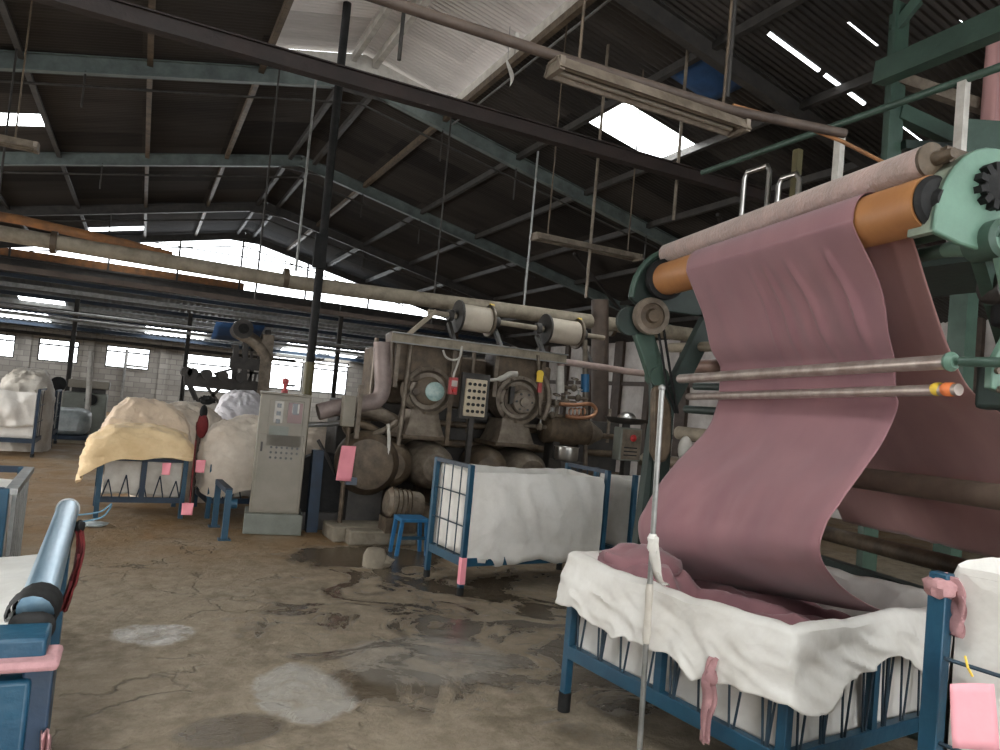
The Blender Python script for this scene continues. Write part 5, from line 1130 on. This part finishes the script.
# gantry with handrails behind the rollers
ga = thing('steel_gantry', 'green steel gantry with handrails behind the cloth rollers', 'gantry', V((5.44, 4.0, 0)))
MB().bar((5.44, 4.0, 0), (5.36, 4.0, 5.25), .17, .03).bar((5.53, 4.08, 0), (5.45, 4.08, 5.25), .03, .17).build('main_post', M_green, ga)
def gb_(p, q, w=.1, h=.14, mt=M_green, n='beam'): MB().bar(p, q, w, h).build(n, mt, ga)
gb_(atd(880, 74, 6.0), atd(1012, 18, 4.8), .12, .18)
gb_(atd(896, 78, 6.1), atd(985, 108, 6.3), .08, .10, M_grime2, 'brace'); gb_(atd(898, 112, 6.1), atd(975, 148, 6.3), .09, .13, M_green, 'brace'); gb_(atd(894, 30, 6.1), atd(918, 0, 6.0), .06, .08, M_green, 'brace')
gb_(atd(903, 145, 6.05), atd(975, 150, 6.2), .07, .07, M_dkgreen, 'brace')
ps = atd(980, 60, 6.6); MB().box((ps.x, ps.y, 2.0), (.16, .16, 4.6 if False else 4.0)).build('rear_post', M_green, ga)
MB().box((4.7, 3.75, 2.72), (.9, 2.3, .06)).build('deck', M_dkgreen, ga)
for y in (2.75, 4.7): MB().box((5.1, y, 1.36), (.1, .1, 2.7)).build('deck_leg', M_dkgreen, ga)
MB().cyl((4.5, 5.3, 3.94), (4.5, 2.5, 3.94), .026, seg=12).build('handrail', M_green, ga)
for x, top, mt, nm in ((840, 137, M_white, 'stanchion'), (964, 82, M_white, 'stanchion'), (798, 150, M_olive, 'stanchion')):
    a = atX(x, top, 4.5); MB().box((4.5, a.y, (2.7+a.z)/2), (.055, .055, a.z-2.7)).build(nm, mt, ga)
for x0_, x1_, y0, y1 in ((745, 770, 172, 166), (779, 800, 180, 172)):
    a = atX(x0_, y0, 4.35); c_ = atX(x1_, y1, 4.35); a.z = c_.z = (a.z+c_.z)/2
    MB().tube([V((a.x, a.y, 2.72)), V((a.x, a.y, a.z-.05)), V((a.x, a.y-.03, a.z)), V((c_.x, c_.y+.03, a.z)), V((c_.x, c_.y, a.z-.05)), V((c_.x, c_.y, 2.72))], .022, 10).build('hoop', M_chrome, ga)
pp_ = atd(990, 148, 5.7); MB().box(pp_, (.5, .05, .42), Matrix.Rotation(math.radians(-30), 3, 'Z')).build('side_panel', M_green, ga)
dc = atd(995, 60, 6.2)
def drp(u, v):
    p = dc + RT*((u-.12)*.75) - V((0, 0, (v-.45)*1.7)); nn = -FW
    return p + nn*(.05*math.sin(u*19)+.03*fbm((u*5, v*2, 1)))
tag(MB().grid(drp, 50, 20).build('hanging_cloth', M_mauved, solid=.003), 'dusky pink cloth hanging in folds at the upper right corner', 'cloth')

# ================================================================== CAMERA, LIGHT
cam = bpy.data.cameras.new('camera'); co_ = bpy.data.objects.new('camera', cam); COL.objects.link(co_)
cam.sensor_fit = 'HORIZONTAL'; cam.sensor_width = 36; cam.lens = F_PX*36/1000; cam.clip_start = .05; cam.clip_end = 200
Rm = Matrix((RT, UP, -FW)).transposed().to_4x4(); Rm.translation = CAM; co_.matrix_world = Rm; SC.camera = co_

w = bpy.data.worlds.new('overcast_sky'); SC.world = w; w.use_nodes = True
bg = w.node_tree.nodes['Background']; bg.inputs[0].default_value = (.93, .97, 1, 1); bg.inputs[1].default_value = 6.5

def area(name, loc, sx, sy, direction, power, color=(1, .97, .92), spread=PI):
    l = bpy.data.lights.new(name, 'AREA'); l.shape = 'RECTANGLE'; l.size = sx; l.size_y = sy; l.energy = power; l.color = color; l.spread = spread
    o = bpy.data.objects.new(name, l); COL.objects.link(o); o.location = loc
    o.rotation_euler = V(direction).to_track_quat('-Z', 'Y').to_euler(); return o
def skyl(h, power):
    a, b, c, d = h; x, y = (a+b)/2, (c+d)/2
    area('seen_or_added_skylight', (x, y, max(roofz(a), roofz(b))+.12), b-a, d-c, (0, 0, -1), power, (1, .965, .91))
for h, p_ in zip(holes[:8], (120, 60, 40, 270, 150, 40, 150, 130)): skyl(h, p_)  # the later ones are unseen skylights, added to light the near hall
area('added_front_fill', (2.0, YN-.3, 2.0), 9.5, 3.8, (0, 1, -.7), 110, (1, .97, .92), 1.8)  # added soft fill from an unseen opening behind the camera
area('gable_daylight', (2.3, GY+.6, 5.0), 11, 1.0, (0, -1, -.5), 260, (.95, .98, 1))
for x_ in (-4, 1, 6): area('added_annex_fill', (x_, 29.0, leanz(29)+.25), 2.0, 2.5, (0, .35, -1), 160, (.95, .98, 1))  # fill added to brighten the far wall through made-up roof gaps
area('added_left_fill', (XL+.25, 12.0, 1.8), 7.0, 3.0, (1, -.25, -.25), 300, (1, .96, .9), 2.0)  # fill added to brighten the cloth heaps, from an invented side opening
area('far_window_daylight', (3.0, YF+.5, 2.0), 9, 1.6, (0, -1, -.3), 200, (.95, .98, 1))

SC.view_settings.view_transform = 'Standard'; SC.view_settings.look = 'None'
SC.view_settings.gamma = 1; SC.view_settings.use_curve_mapping = False
SC.view_settings.exposure = -.3
SC.cycles.use_denoising = True; SC.cycles.max_bounces = 8; SC.cycles.diffuse_bounces = 4; SC.cycles.sample_clamp_indirect = 4
SC.cycles.transparent_max_bounces = 12
